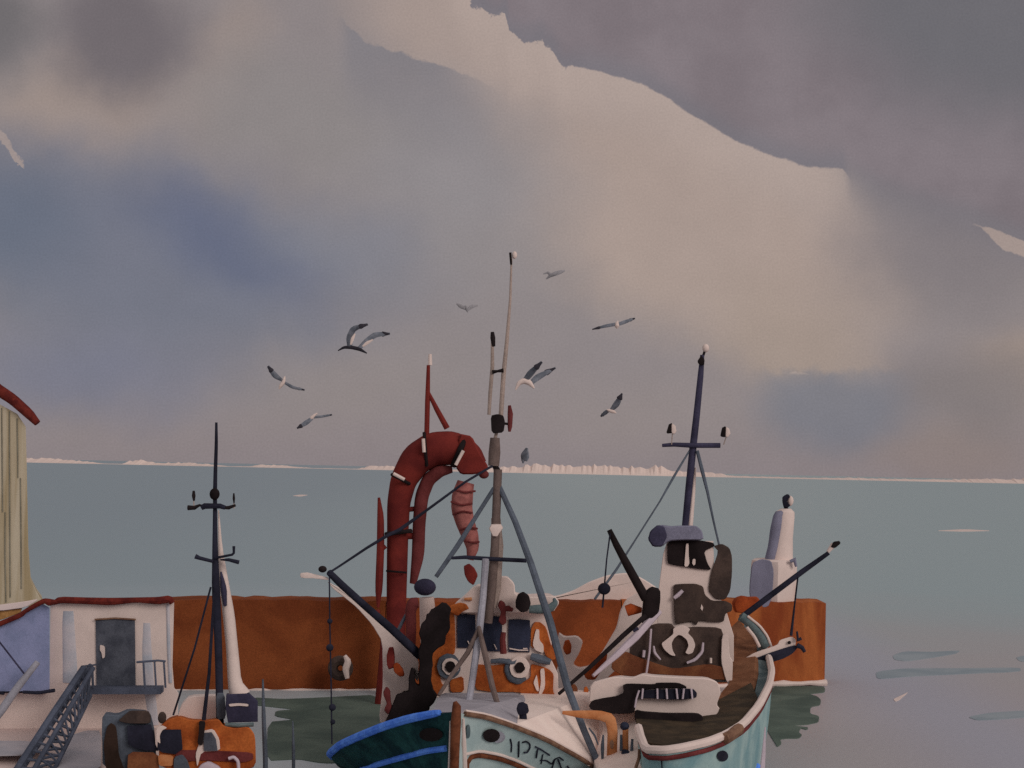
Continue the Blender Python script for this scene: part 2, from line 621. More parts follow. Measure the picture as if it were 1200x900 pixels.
# ----------------------------------------------------------------------------
# sea
# ----------------------------------------------------------------------------
ms = bpy.data.materials.new('harbour_water')
ms.use_nodes = True
q = NT(ms.node_tree)
bs = q.n['Principled BSDF']
pos = q.node('ShaderNodeNewGeometry').outputs['Position']
sp = q.node('ShaderNodeSeparateXYZ')
q.l.new(pos, sp.inputs[0])
big = q.noise(pos, .045, 4, .6, .5).outputs['Fac']
far = q.rng(q.math('MULTIPLY_ADD', big, 30.0, sp.outputs[1]), 52, 105)
right = q.rng(sp.outputs[0], -4, 12)
near = q.mix(right, lin3((120, 126, 130), .42), lin3((118, 112, 113), .42))
farc = q.mix(q.rng(sp.outputs[0], -60, 40), lin3((97, 108, 114), .42), lin3((108, 120, 123), .42))
wc = q.mix(far, near, farc)
bay = q.math('MULTIPLY', q.rng(sp.outputs[1], 140, 45), q.rng(q.math('ABSOLUTE', q.math('SUBTRACT', sp.outputs[0], 13.0)), 5.0, 0.0))
wc = q.mix(q.math('MULTIPLY', bay, .5), wc, lin3((110, 115, 130), .42))
gr = q.noise(pos, 9, 3, .7).outputs['Fac']
vsc = q.node('ShaderNodeVectorMath', operation='SCALE')
q.l.new(wc, vsc.inputs[0])
q.l.new(q.rng(gr, .3, .7, .94, 1.06, False), vsc.inputs['Scale'])
q.l.new(vsc.outputs[0], bs.inputs['Base Color'])
bs.inputs['Roughness'].default_value = .42
bs.inputs['IOR'].default_value = 1.33
bs.inputs['Specular IOR Level'].default_value = .35
mpw = q.node('ShaderNodeMapping')
q.l.new(pos, mpw.inputs[0])
mpw.inputs[3].default_value = (.35, 1.6, 1)
wv = q.noise(mpw.outputs[0], 1.2, 4, .6).outputs['Fac']
bp = q.node('ShaderNodeBump')
bp.inputs['Strength'].default_value = .1
bp.inputs['Distance'].default_value = .08
q.l.new(wv, bp.inputs['Height'])
q.l.new(bp.outputs[0], bs.inputs['Normal'])
mb = MB()
a = mb.ring([(-25000, -60, 0), (25000, -60, 0), (25000, 25000, 0), (-25000, 25000, 0)])
mb.cap(a)
struct(mb.build('sea', ms, smooth=False))

# far pale shore: broken strip of surf and sand on the horizon
mb = MB()
D0 = 2600
prof = [(-60, 3, .2), (30, 7, 1), (55, 8, 1), (80, 5, 1), (108, 3, .6), (118, .6, .3), (146, .8, .4), (152, 6, 1), (165, 7, 1), (185, 4, .8), (215, 5, .9), (250, 3, .8), (268, .6, .2),
        (292, 1, .2), (305, 4, .8), (330, 5, .8), (350, 2, .5), (365, .6, .2), (418, .8, .2), (430, 5, 1), (450, 7, 1), (470, 5, 1), (500, 3, 1), (545, 4, 1), (575, 7, 1), (600, 9, 1), (625, 13, 1), (642, 14, 1), (665, 12, 1), (690, 15, 1), (715, 13, 1), (740, 14, 1), (760, 11, 1), (768, 16, 1), (778, 16, 1), (785, 8, 1), (815, 7, .8), (838, 6, .8), (858, 3, .8), (880, 2, .5), (905, 2, .4), (960, 2, .4), (1000, 3.5, .6), (1040, 3, .6), (1100, 4, .9), (1160, 6, 1), (1200, 8, 1), (1280, 6, 1)]
fine = []
for (x0, h0, b0), (x1, h1, b1) in zip(prof, prof[1:]):
    n = max(1, int((x1 - x0) / 3))
    for i in range(n):
        f = i / n
        h = h0 + (h1 - h0) * f
        fine.append((x0 + (x1 - x0) * f, max(.3, h * random.uniform(.72, 1.15)), b0 + (b1 - b0) * f))
rows = [[], [], [], []]
for x, h, b in fine:
    g = (x - CX) / F * D0
    hz = h * D0 / F * .78
    rows[0].append(mb.bm.verts.new((g, D0 - 40, -.5)))
    rows[1].append(mb.bm.verts.new((g, D0, hz)))
    rows[2].append(mb.bm.verts.new((g * 1.03, D0 + 80, hz)))
    rows[3].append(mb.bm.verts.new((g * 1.08, D0 + 260, -.5)))
for ra, rb in zip(rows, rows[1:]):
    mb.bridge(ra, rb, False)
struct(mb.build('sandbank', 'surf', smooth=False))

# ----------------------------------------------------------------------------
# quay
# ----------------------------------------------------------------------------


def wallseg(x0, y0, x1, y1, Ya, Yb, th, top0, top1, mat, name, label, group, cat='wall'):
    root = thing(name, (P((x0 + x1) / 2, 800, (Ya + Yb) / 2).x, (Ya + Yb) / 2, 0), label, cat, group)
    m = MB()
    n = 24
    fr_b, fr_t, bk_t, bk_b = [], [], [], []
    for i in range(n + 1):
        f = i / n
        px = x0 + (x1 - x0) * f
        Y = Ya + (Yb - Ya) * f
        tp = P(px, top0 + (top1 - top0) * f, Y)
        j = random.uniform(-.03, .03)
        jb = random.uniform(-.03, .03)
        fr_t.append(m.bm.verts.new((tp.x, Y, tp.z + j)))
        fr_b.append(m.bm.verts.new((tp.x, Y - .05, -.6)))
        bk_t.append(m.bm.verts.new((tp.x, Y + th, tp.z + jb)))
        bk_b.append(m.bm.verts.new((tp.x, Y + th, -.6)))
    rs = [fr_b, fr_t, bk_t, bk_b]
    for k in range(4):
        m.bridge(rs[k], rs[(k + 1) % 4], False)
    m.cap([r[0] for r in rs])
    m.cap([r[-1] for r in rs])
    m.build('stone_face', mat, root, smooth=False)
    # pale weathered timber rubbing beam along the foot
    m = MB()
    pts = []
    for i in range(n + 1):
        f = i / n
        px = x0 + (x1 - x0) * f
        Y = Ya + (Yb - Ya) * f - .12
        pts.append(P(px, y0 + (y1 - y0) * f + random.uniform(-.5, .5), Y))
    m.tube(pts, [.1 + random.uniform(-.03, .03) for _ in pts], 8)
    m.build('rubbing_beam', 'paper', root)
    return root


wallseg(190, 812, 452, 811, 43.7, 44.6, 1.4, 703, 704, 'wharf', 'quay_wall', 'rust brown quay wall behind the tall masts on the left', 'harbour wall sections')
wallseg(453, 811, 728, 808, 44.6, 45.9, 1.4, 705, 705, 'wharfmid', 'quay_wall', 'burnt orange quay wall section behind the boat with the green bow', 'harbour wall sections')
wallseg(729, 808, 968, 800, 45.9, 47.5, 1.4, 703, 706, 'wharfor', 'quay_wall', 'orange end of the quay wall below the small lighthouse', 'harbour wall sections')

# dark quay reflections put on the water as flat painted patches, ragged rim
mb = MB()


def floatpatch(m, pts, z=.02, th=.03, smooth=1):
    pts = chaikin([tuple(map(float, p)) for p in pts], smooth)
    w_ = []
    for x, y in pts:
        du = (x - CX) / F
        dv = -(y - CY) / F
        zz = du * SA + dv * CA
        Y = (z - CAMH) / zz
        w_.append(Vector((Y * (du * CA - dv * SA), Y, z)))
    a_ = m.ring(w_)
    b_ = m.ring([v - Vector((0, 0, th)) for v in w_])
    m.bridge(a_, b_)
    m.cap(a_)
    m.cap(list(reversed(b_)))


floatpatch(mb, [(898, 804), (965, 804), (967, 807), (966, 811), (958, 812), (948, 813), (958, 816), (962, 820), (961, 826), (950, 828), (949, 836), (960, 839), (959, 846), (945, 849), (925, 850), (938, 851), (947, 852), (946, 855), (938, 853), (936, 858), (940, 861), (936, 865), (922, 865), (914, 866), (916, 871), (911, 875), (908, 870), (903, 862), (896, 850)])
o = mb.build('reflection_mat', 'quay_reflection', smooth=False)
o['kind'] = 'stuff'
tag(o, 'dark grey green ragged painted reflection on the water under the orange quay end', 'reflection')
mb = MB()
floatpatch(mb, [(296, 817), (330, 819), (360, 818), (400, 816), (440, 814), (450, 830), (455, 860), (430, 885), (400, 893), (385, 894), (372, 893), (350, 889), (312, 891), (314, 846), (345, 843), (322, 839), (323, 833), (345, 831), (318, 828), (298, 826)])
o = mb.build('reflection_mat', 'quay_reflection', smooth=False)
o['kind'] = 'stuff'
tag(o, 'grey green painted reflection on the water between the mooring poles and the green bow', 'reflection')

# ripples on the open water, right; their darker reflection painted as flat patches
rp = [([(1046, 768), (1060, 763), (1090, 764), (1126, 762), (1120, 766), (1090, 771), (1062, 775), (1048, 773)], 'dark blue grey ripple reflection painted on the open water, upper one of the short streaks'),
      ([(1026, 787), (1060, 783), (1120, 783), (1196, 782), (1196, 787), (1120, 790), (1060, 793), (1028, 796)], 'long grey painted ripple reflection crossing the open water at the right'),
      ([(1134, 840), (1160, 835), (1210, 832), (1210, 840), (1170, 843), (1145, 844)], 'lowest grey painted ripple reflection near the right edge of the water'),
      ([(1190, 770), (1215, 766), (1215, 776), (1195, 775)], 'small painted ripple reflection patch cut by the right edge of the picture')]
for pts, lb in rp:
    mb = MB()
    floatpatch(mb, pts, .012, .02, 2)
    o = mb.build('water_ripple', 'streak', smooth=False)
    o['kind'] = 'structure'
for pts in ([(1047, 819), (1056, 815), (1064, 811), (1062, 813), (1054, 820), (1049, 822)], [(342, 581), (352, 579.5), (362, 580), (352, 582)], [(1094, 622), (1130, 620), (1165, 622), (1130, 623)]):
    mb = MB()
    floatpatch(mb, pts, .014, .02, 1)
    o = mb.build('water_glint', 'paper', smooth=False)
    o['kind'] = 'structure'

# ----------------------------------------------------------------------------
# left: tall boarded shed, blue shed, white building with stairs
# ----------------------------------------------------------------------------
r = thing('boarded_shed', P(0, 706, 46), 'tall ochre boarded shed with dark red roof edge at the far left', 'shed')
mb = MB().prism([(-90, 706), (-90, 430), (-20, 440), (0, 474), (20, 485), (30, 500), (31, 540), (33, 640), (36, 680), (46, 700), (52, 708), (40, 711)], 46, 4, 0, .05)
mb.build('wall', 'ochre', r, smooth=False)
for gx, t0, t1 in ((2, 478, 600), (11, 482, 700), (20, 490, 560), (24, 560, 690), (6, 600, 706)):
    MB().ptube([(gx, t0), (gx + random.uniform(-.5, .8), (t0 + t1) / 2), (gx + 1, t1)], [1.2, 1.6, 1.2], 45.98, 6).build('board_gap', 'groove', r)
MB().ptube([(-60, 405), (-5, 455), (15, 468), (34, 485), (44, 496)], [12, 14, 13, 12, 8], 45.85, 10, 1).build('roof', 'tileroof', r)

struct(MB().sheet([(-120, 850, 36.4), (215, 851, 36.2), (205, 872, 34), (150, 915, 30.5), (120, 980, 27), (-120, 980, 27)], .8).build('slipway', 'concrete', smooth=False))
o = MB().sheet([(-30, 868, 34.0), (35, 868, 33.9), (60, 874, 33.2), (30, 884, 32.4), (-30, 885, 32.3)], .03, 1)  # grey patch on the slipway
struct(o.build('grey_ground_patch', 'concreteg', smooth=False))
o = MB().sheet([(60, 905, 30.9), (82, 862, 34.9), (100, 856, 35.5), (119, 856, 35.5), (118, 905, 31)], .03, 1)  # shadow on the ground beside the stairs, painted as a grey sheet
struct(o.build('grey_ground_patch', 'concreteg', smooth=False))

r = thing('white_building', P(130, 855, 36), 'small white harbour building with dark door and red tiled eaves', 'building')
MB().prism([(-120, 862), (-120, 812), (58, 812), (59, 706), (204, 704), (202, 780), (204, 806), (209, 812), (208, 862)], 36, 3.2, 0, .03).build('wall', 'paper', r, smooth=False)
pts = [(62, 707), (70, 703), (100, 704), (130, 705), (160, 703), (185, 704), (199, 702), (202, 707)]
MB().ptube(pts, [5, 8, 8, 9, 6, 9, 9, 6], 35.85, 8, 1).build('roof', 'tileroof', r)
MB().ptube([(80, 716), (80, 730), (82, 780), (82, 800)], [12, 14, 17, 17], 36.0, 10, 1, .18).build('pilaster', 'paleblue', r)
MB().ptube([(172, 730), (172, 760), (174, 800), (178, 830), (180, 850)], [8, 11, 13, 12, 12], 36.0, 10, 1, .18).build('pilaster', 'paleblue', r)
MB().ptube([(197, 708), (198, 760), (200, 800)], 5, 36.02, 8, 1).build('downpipe', 'paleblue', r)
d = MB().prism([(112, 726), (120, 725), (158, 725), (159, 806), (113, 806)], 35.95, .12, 0, .02)
d = d.build('door', 'door', r, smooth=False)
MB().prism([(117, 762), (117, 756), (120, 756), (123, 758), (123, 770), (120, 772), (119, 765)], 35.9, .05, 1, .01).build('handle', 'paper', d)
MB().ptube([(111, 726), (135, 724.5), (159, 726)], 2.2, 35.92, 6).build('door_frame', 'rail', d)
MB().sheet([(104, 806, 35.0), (188, 806, 35.0), (192, 803, 36.0), (100, 803, 36.0)], .16).build('landing', 'iron', r, smooth=False)
rl = MB().ptube([(160, 776), (185, 774), (194, 775)], 2.6, 35.0, 6).build('railing', 'iron', r)
for x, y0 in ((169, 776), (182, 775), (193, 776)):
    MB().ptube([(x - 1, y0), (x + 1, 806)], 2.4, 35.0, 6).build('baluster', 'iron', rl)
MB().ptube([(95, 781), (112, 779), (113, 779)], 2, 35.0, 6).build('handrail', 'iron', r)
MB().ptube([(108, 780), (109, 806)], 3, 35.0, 6).build('rail_post', 'iron', r)

r = thing('stairway', P(60, 880, 33), 'blue grey lattice stairway climbing to the landing of the white building', 'stairs')
A0, A1 = P(18, 905, 31.0), P(98, 783, 35.0)
B0, B1 = P(56, 908, 31.0), P(113, 781, 35.0)
C1 = P(108, 812, 35.0)
off_ = Vector((.0, .55, 0))


def bar(a_, b_, rad, nm, par, mat='iron'):
    mid = (a_ + b_) / 2 + Vector((random.uniform(-.01, .01), 0, random.uniform(-.012, .012)))
    return MB().tube([a_, mid, b_], rad, 6).build(nm, mat, par)


bar(A0, A1, .085, 'handrail', r)
bar(A0 + off_, A1 + off_, .05, 'handrail', r)
L0, L1 = P(62, 905, 31.2), P(106, 815, 34.8)
bar(L0, L1, .05, 'stringer', r)
M0, M1 = P(38, 905, 31.1), P(109, 783, 34.9)
bar(M0, M1, .06, 'stringer', r)
n = 13
for i in range(n):
    f = (i + .5) / n
    a_ = A0.lerp(A1, f)
    b_ = L0.lerp(L1, min(1, f * 1.0))
    bar(a_, b_, .03, 'step', r)
    if i < n - 1:
        b2 = L0.lerp(L1, min(1, f + 1.2 / n))
        a2 = A0.lerp(A1, f + 1.0 / n)
        bar(M0.lerp(M1, f), b2, .032, 'brace', r)
        bar(b_, M0.lerp(M1, min(1, f + 1.0 / n)), .028, 'brace', r)

r = thing('blue_shed', P(20, 812, 35.7), 'blue washed shed with sloping dark red eaves beside the white building', 'shed')
MB().prism([(-120, 811), (-120, 740), (0, 730), (22, 720), (47, 706), (58, 712), (58, 809), (40, 810)], 35.6, 2.5, 0, .02).build('wall', 'blueshed', r, smooth=False)
MB().ptube([(-50, 752), (0, 731), (24, 721), (30, 716), (44, 708), (52, 704), (58, 706), (66, 705)], [7, 6, 6, 5, 6, 6, 9, 4], 35.45, 8, 1).build('roof_edge', 'tileroof', r)
MB().prism([(-60, 740), (-60, 716), (0, 713), (26, 712), (24, 718), (0, 727)], 36.6, 1.4, 1, .05).build('roof', 'ochreroof', r)
MB().prism([(-60, 716), (0, 709), (30, 705), (46, 702), (30, 712), (0, 716)], 36.5, .6, 1, .04).build('ridge', 'paper', r)
MB().ptube([(27, 811), (45, 812), (64, 809)], [4, 4, 4.5], 35.5, 8).build('sill', 'ink', r)
MB().ptube([(-40, 806), (0, 812), (5, 813)], [4, 4, 3], 35.5, 8).build('sill', 'ink', r)

r = thing('leaning_spar', P(-30, 880, 33.5), 'pale grey timber spar leaning in front of the blue shed', 'spar')
MB().ptube([(-45, 890), (0, 835), (20, 806), (44, 776)], [11, 10, 9, 7], [33.6, 34.2, 34.6, 35.0], 10, 1).build('pole', 'slatelight', r)
MB().ptube([(-30, 720), (0, 753), (28, 789)], 2.2, [35.2, 35.0, 34.7], 6).build('rope', 'indigo', r)

# ----------------------------------------------------------------------------
# boat with orange wheelhouse (left)
# ----------------------------------------------------------------------------
YA = 29.0
A = thing('small_boat', P(215, 1000, YA + 1), 'small boat with orange wheelhouse and thin dark mast at the left quay', 'boat')
# hull below the wheelhouse
mb = MB()
xL, xR = P(112, 900, YA).x, P(306, 900, YA).x
hs = []
for f, wd, z in ((0, .1, .5), (.25, .6, .4), (.55, .92, .3), (1, .98, .3)):
    y_ = YA - 6.2 + f * 6.4
    c_ = (xL + xR) / 2 + (1 - f) * .3
    hw = (xR - xL) / 2 * wd
    hs.append(mb.ring([(c_ - hw, y_, z), (c_ - hw * .9, y_, .0), (c_ - hw * .5, y_, -.5), (c_ + hw * .5, y_, -.5), (c_ + hw * .9, y_, .0), (c_ + hw, y_, z)]))
for a_, b_ in zip(hs, hs[1:]):
    mb.bridge(a_, b_)
mb.cap(hs[0])
mb.cap(hs[-1])
mb.build('hull', 'redbrown', A)
MB().prism([(120, 905), (119, 842), (123, 837), (137, 839), (150, 833), (176, 835), (181, 855), (184, 905)], YA + .1, 2.2, 1, .05).build('wheelhouse_wall', 'slate', A)
MB().prism([(124, 905), (121, 872), (125, 852), (130, 847), (136, 851), (138, 868), (139, 884), (147, 905)], YA, .2, 2, .03).build('door', 'darkbrown', A)
MB().prism([(138, 845), (146, 838), (152, 833), (174, 833), (177, 840), (176, 848), (150, 848)], YA - .06, .25, 1, .03).build('roof_visor', 'brown', A)
MB().prism([(149, 851), (177, 849), (180, 860), (182, 872), (186, 880), (172, 880), (158, 877), (150, 872)], YA - .02, .15, 0, .02).build('window', 'ink', A)
MB().prism([(150, 881), (185, 882), (187, 905), (149, 905)], YA - .02, .15, 1, .02).build('lower_panel', 'redbrown', A)
cab = MB().prism([(186, 905), (186, 852), (195, 844), (210, 840), (222, 844), (240, 845), (256, 843), (262, 851), (275, 854), (292, 852), (299, 862), (300, 905)], YA - .05, 2.4, 2, .06).build('wheelhouse_cabin', 'orange', A)
MB().prism([(233, 845), (241, 845), (239, 862), (237, 874), (231, 872), (233, 858)], YA - .2, .15, 1, .02).build('mast_foot', 'black', A)
MB().prism([(183, 853), (190, 850), (196, 853), (190, 856), (187, 862), (188, 872), (183, 868)], YA - .14, .15, 1, .02).build('window_frame', 'paper', A)
MB().prism([(186, 855), (212, 855), (214, 878), (205, 884), (190, 882), (184, 878)], YA - .12, .12, 0, .02).build('window', 'ink', A)
wf = MB().prism([(233, 872), (235, 857), (250, 854), (257, 866), (258, 880), (236, 881), (231, 900), (229, 884)], YA - .12, .1, 1, .02).build('window', 'paper', A)
MB().prism([(238, 859), (248, 858), (253, 866), (255, 880), (239, 880)], YA - .16, .06, 0, .01).build('pane', 'door', wf)
MB().prism([(205, 879), (230, 879), (260, 880), (296, 882), (297, 890), (285, 894), (240, 891), (207, 893)], YA - .09, .15, 1, .02).build('coaming', 'maroon', A)
MB().prism([(204, 887), (214, 884), (220, 892), (224, 905), (203, 905)], YA - .15, .2, 1, .02).build('hatch_cover', 'slate', A)
MB().prism([(185, 884), (203, 885), (203, 898), (186, 898)], YA - .1, .1, 1, .02).build('orange_panel', 'orangelt', A)
MB().blob([(230, 905), (236, 895), (245, 892), (255, 897), (262, 905)], YA - .2, .12, 1).build('canvas_roll', 'lilac', A)
MB().ptube([(268, 889), (274, 887), (279, 892), (280, 905)], 4, YA - .2, 8, 2).build('pipe', 'lilac', A)
MB().prism([(206, 846), (212, 826), (222, 816), (258, 815), (262, 846)], YA + 1.2, 1.6, 1, .05).build('deckhouse', 'paper', A)
bx = MB().prism([(265, 814), (292, 813), (302, 822), (302, 846), (267, 847), (264, 830)], YA + .3, 1.0, 0, .04).build('locker', 'indigo', A)
MB().prism([(268, 825), (280, 824), (291, 825), (291, 828), (280, 827), (269, 828)], YA + .27, .06, 1, .005).build('lid_gap', 'paper', bx)
MB().ptube([(264, 849), (280, 850), (297, 849)], 5, YA + .2, 8).build('ledge', 'seaslate', A)
MB().prism([(253, 812), (263, 812), (265, 842), (254, 844)], YA + .6, .3, 1, .03).build('mast_step', 'slate', A)
# mast
mst = MB().ptube([(253.5, 495), (253.5, 520), (252.5, 550), (252, 575), (252, 600), (252, 640), (253, 690), (256, 760), (258, 850)], [3, 4, 4.5, 5, 5, 6.5, 10, 9, 9], YA + .7, 10, 1).build('mast', 'ink', A)
MB().pball(251.5, 579, YA + .62, 6, 7).build('mast_ball', 'black', mst)
MB().ptube([(236, 595), (240, 593), (258, 593), (264, 595)], [6, 7, 6, 5], YA + .6, 8).build('crosstree', 'ink', mst)
for lx, ly, w_ in ((227, 581, 4.5), (274, 584, 3)):
    lm = MB().ptube([(lx, ly - 6), (lx, ly), (lx + .3, ly + 6)], [w_ * .6, w_, w_ * .5], YA + .6, 8).build('mast_lamp', 'black', mst)
    MB().ptube([(lx, ly + 5), (lx + .3, ly + 12)], 1.3, YA + .6, 6).build('lamp_stem', 'sparpale', lm)
MB().ptube([(220, 595), (228, 595), (234, 592), (240, 594)], [6, 5, 3, 3], YA + .6, 8).build('lamp_arm', 'black', mst)
MB().ptube([(260, 595), (268, 595), (276, 592)], [3, 4.5, 3], YA + .6, 8).build('lamp_arm', 'black', mst)
MB().ptube([(229, 652), (234, 654), (250, 658)], [6, 4.5, 4], YA + .6, 8).build('lower_crosstree', 'ink', mst)
MB().ptube([(252, 654), (262, 652), (272, 650), (274, 648), (274, 640)], [3, 3, 3, 3, 3.5], YA + .6, 8).build('lower_crosstree', 'ink', mst)
MB().ptube([(258, 656), (268, 656), (280, 659)], [1.5, 4, 5], YA + .6, 8).build('lower_crosstree', 'ink', mst)
MB().ptube([(256, 598), (258, 640), (262, 680), (268, 720), (272, 760), (275, 800), (281, 815)], [1.5, 5, 11, 14, 14, 16, 26], YA + .9, 10, 1).build('highlight_sail', 'paper', A)  # white highlight of the mast, shaped as a pale furled sail
MB().ptube([(259, 670), (262, 690), (264, 710)], [2, 8, 4], YA + .75, 8, 1).build('dark_tie', 'indigo', A)
MB().ptube([(247, 688), (228, 760), (203, 838)], 2.4, YA + .6, 6).build('stay', 'ink', A)
MB().ptube([(251, 695), (245, 790), (238, 850), (234, 880)], [3, 4, 5, 6], YA + .2, 6).build('stay', 'ink', A)
MB().pball(190, 841, YA - .0, 5, 7).build('horn', 'brown', A)

for (pts, wd, lb) in (([(308, 796), (309, 840), (311, 890), (311, 960)], [2, 5, 6, 6], 'taller dark mooring pole standing in the water right of the orange wheelhouse'),
                      ([(343, 845), (344, 880), (344, 960)], [1.5, 4, 4], 'shorter dark mooring pole standing in the grey green painted reflection')):
    tag(MB().ptube(pts, wd, 31, 8).build('mooring_pole', 'slate'), lb, 'pole', 'mooring poles in the water')

# ----------------------------------------------------------------------------
# red suction crane behind the green boat
# ----------------------------------------------------------------------------
YP = 43.0
R = thing('unloading_pipe', P(464, 811, YP), 'big oxide red arched unloading pipe standing behind the green boat', 'crane')
cl = [(463, 830), (464, 740), (465, 680), (466, 630), (467, 590), (473, 562), (488, 538), (508, 526), (530, 525), (548, 534), (557, 548)]
wd = [18, 22, 24, 25, 27, 31, 38, 40, 40, 36, 30]
MB().ptube(cl, wd, YP, 16, 2).build('arched_pipe', 'red', R)
MB().prism([(538, 508), (553, 511), (562, 530), (573, 548), (568, 553), (556, 556), (540, 556), (534, 548)], YP - .5, 1.0, 1, .2).build('hood', 'red', R)
MB().pball(567, 556, YP - .2, 6, 5).build('hood_knob', 'maroon', R)


def collar(c0, c1, rad, par, mat='brown', wpx=3):
    return MB().ptube([c0, ((c0[0] + c1[0]) / 2, (c0[1] + c1[1]) / 2), c1], wpx, [YP - .35, YP - .62, YP - .35], 8, 1).build('collar', mat, par)


collar((497, 507), (500, 546), 1, R, 'black', 4)
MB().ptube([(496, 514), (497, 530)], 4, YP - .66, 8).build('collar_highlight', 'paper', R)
collar((546, 512), (531, 546), 1, R, 'black', 7)
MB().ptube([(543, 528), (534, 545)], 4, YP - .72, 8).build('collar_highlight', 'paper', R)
collar((459, 556), (480, 567), 1, R, 'black', 4)
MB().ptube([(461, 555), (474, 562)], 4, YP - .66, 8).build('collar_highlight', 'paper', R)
collar((452, 626), (482, 622), 1, R, 'black', 5)
collar((453, 669), (476, 671), 1, R, 'black', 2.5)
MB().ptube([(478, 597), (490, 596)], 6, YP, 8).build('pipe_clamp', 'red', R)
MB().ptube([(478, 628), (490, 628)], 8, YP, 8).build('pipe_clamp', 'red', R)
MB().ptube([(530, 550), (515, 552), (502, 562), (494, 582), (491, 615), (490, 650), (484, 684)], [8, 15, 16, 16, 15, 15, 8], YP - .05, 12, 2).build('return_pipe', 'maroon', R)
MB().ptube([(444, 583), (446, 605), (446, 640), (444, 690), (443, 712)], [3, 8, 9, 9, 3], YP - .3, 8, 1).build('side_pipe', 'red', R)
MB().pball(443, 717, YP - .3, 3, 3).build('side_pipe_end', 'red', R)
MB().ptube([(452, 640), (446, 645)], 5, YP - .2, 8).build('pipe_clamp', 'red', R)
MB().ptube([(449, 745), (447, 790), (443, 830), (440, 860)], [5, 9, 9, 6], YP - 1.2, 8, 1).build('foot_pipe', 'red', R)
MB().ptube([(502, 428), (501, 470), (500, 512)], [4, 6, 6], YP, 8).build('lattice_post', 'red', R)
MB().ptube([(502, 460), (512, 480), (524, 502)], [4, 6, 7], YP, 8).build('lattice_brace', 'red', R)
MB().ptube([(504, 415), (504, 428)], [4, 5], YP, 8).build('top_light', 'paper', R)
hs_ = [(546, 565), (542, 580), (541, 596), (545, 612), (551, 628), (554, 642), (551, 656)]
hw_ = [20, 25, 25, 22, 20, 15, 8]
MB().ptube(hs_, hw_, YP - .6, 14, 1).build('flexible_hose', 'pinkhose', R)
for i, (x, y, w_, tl) in enumerate(((545, 574, 24, 3), (541, 588, 25, 4), (542, 603, 23, -4), (549, 621, 21, -3), (553, 634, 17, 2))):
    MB().ptube([(x - w_ / 2, y), (x, y + tl), (x + w_ / 2, y + tl * .5)], 2.4, [YP - .8, YP - 1.0, YP - .8], 6, 1).build('hose_ring', 'maroon', R)
MB().blob([(543, 664), (549, 660), (555, 664), (560, 674), (555, 686), (549, 682), (544, 674)], YP - .6, .18, 1).build('nozzle', 'red', R)

# ----------------------------------------------------------------------------
# big boat with green and teal bow
# ----------------------------------------------------------------------------
B = thing('fishing_boat', P(533, 1040, 25), 'fishing boat with dark green and pale teal bow and orange wheelhouse', 'boat')
left = [(532, 834, 24.0), (515, 836, 24.25), (480, 843, 24.8), (450, 852, 25.4), (420, 864, 26.2), (398, 874, 27.1), (386, 884, 28.2), (390, 888, 29.5), (405, 884, 31.5), (430, 872, 34), (455, 858, 37)]
rightg = [(534, 834, 24.0), (545, 837, 24.2), (570, 841, 24.6), (600, 851, 25.1), (640, 867, 26.0), (680, 889, 27.4), (694, 898, 28.4), (698, 906, 30), (690, 902, 32), (676, 894, 34.5), (655, 880, 37)]


def hullside(g, kx0, kx1, y0, y1, flare=1.5):
    m = MB()
    n_ = len(g)
    gs = [P(*p) for p in g]
    NS = 10
    rows_ = []
    for i, v in enumerate(gs):
        f = i / (n_ - 1)
        kp = Vector((kx0 + (kx1 - kx0) * f, max(v.y + .35 * (1 - f), y0 + (y1 - y0) * f), -.7))
        row = []
        for j in range(NS + 1):
            s__ = j / NS
            h_ = 1 - (1 - s__) ** flare
            # sides fall almost straight, then turn under
            xf = s__ ** 2.2
            row.append(m.bm.verts.new((v.x + (kp.x - v.x) * xf, v.y + (kp.y - v.y) * s__, v.z + (kp.z - v.z) * s__)))
        rows_.append(row)
    for a_, b_ in zip(rows_, rows_[1:]):
        m.bridge(a_, b_, False)
    return m


def bvh_of(o):
    me = o.data
    return BVHTree.FromPolygons([v.co.copy() for v in me.vertices], [tuple(p.vertices) for p in me.polygons])


def onto(bvh, px, py, lift=.015, default=26):
    o_ = Vector((0, 0, CAMH))
    d_ = (P(px, py, 10) - o_).normalized()
    h = bvh.ray_cast(o_, d_)
    if h[0] is None:
        return P(px, py, default)
    return h[0] - d_ * lift


axB0, axB1 = P(533, 834, 24).x, P(560, 834, 37).x
hl = hullside(left, axB0, axB1, 24.6, 37).build('port_side', 'green', B)
hr = hullside(rightg, axB0, axB1, 24.6, 37).build('starboard_side', 'teal', B)
bl, br = bvh_of(hl), bvh_of(hr)
tr = MB()
g0, g1 = P(*left[-1]), P(*rightg[-1])
a = tr.ring([g0, g1, Vector((axB1, 37, -.7))])
b = tr.ring([v.co + Vector((0, .1, 0)) for v in a])
tr.bridge(a, b)
tr.cap(a)
tr.cap(list(reversed(b)))
tr.build('transom', 'green', B)
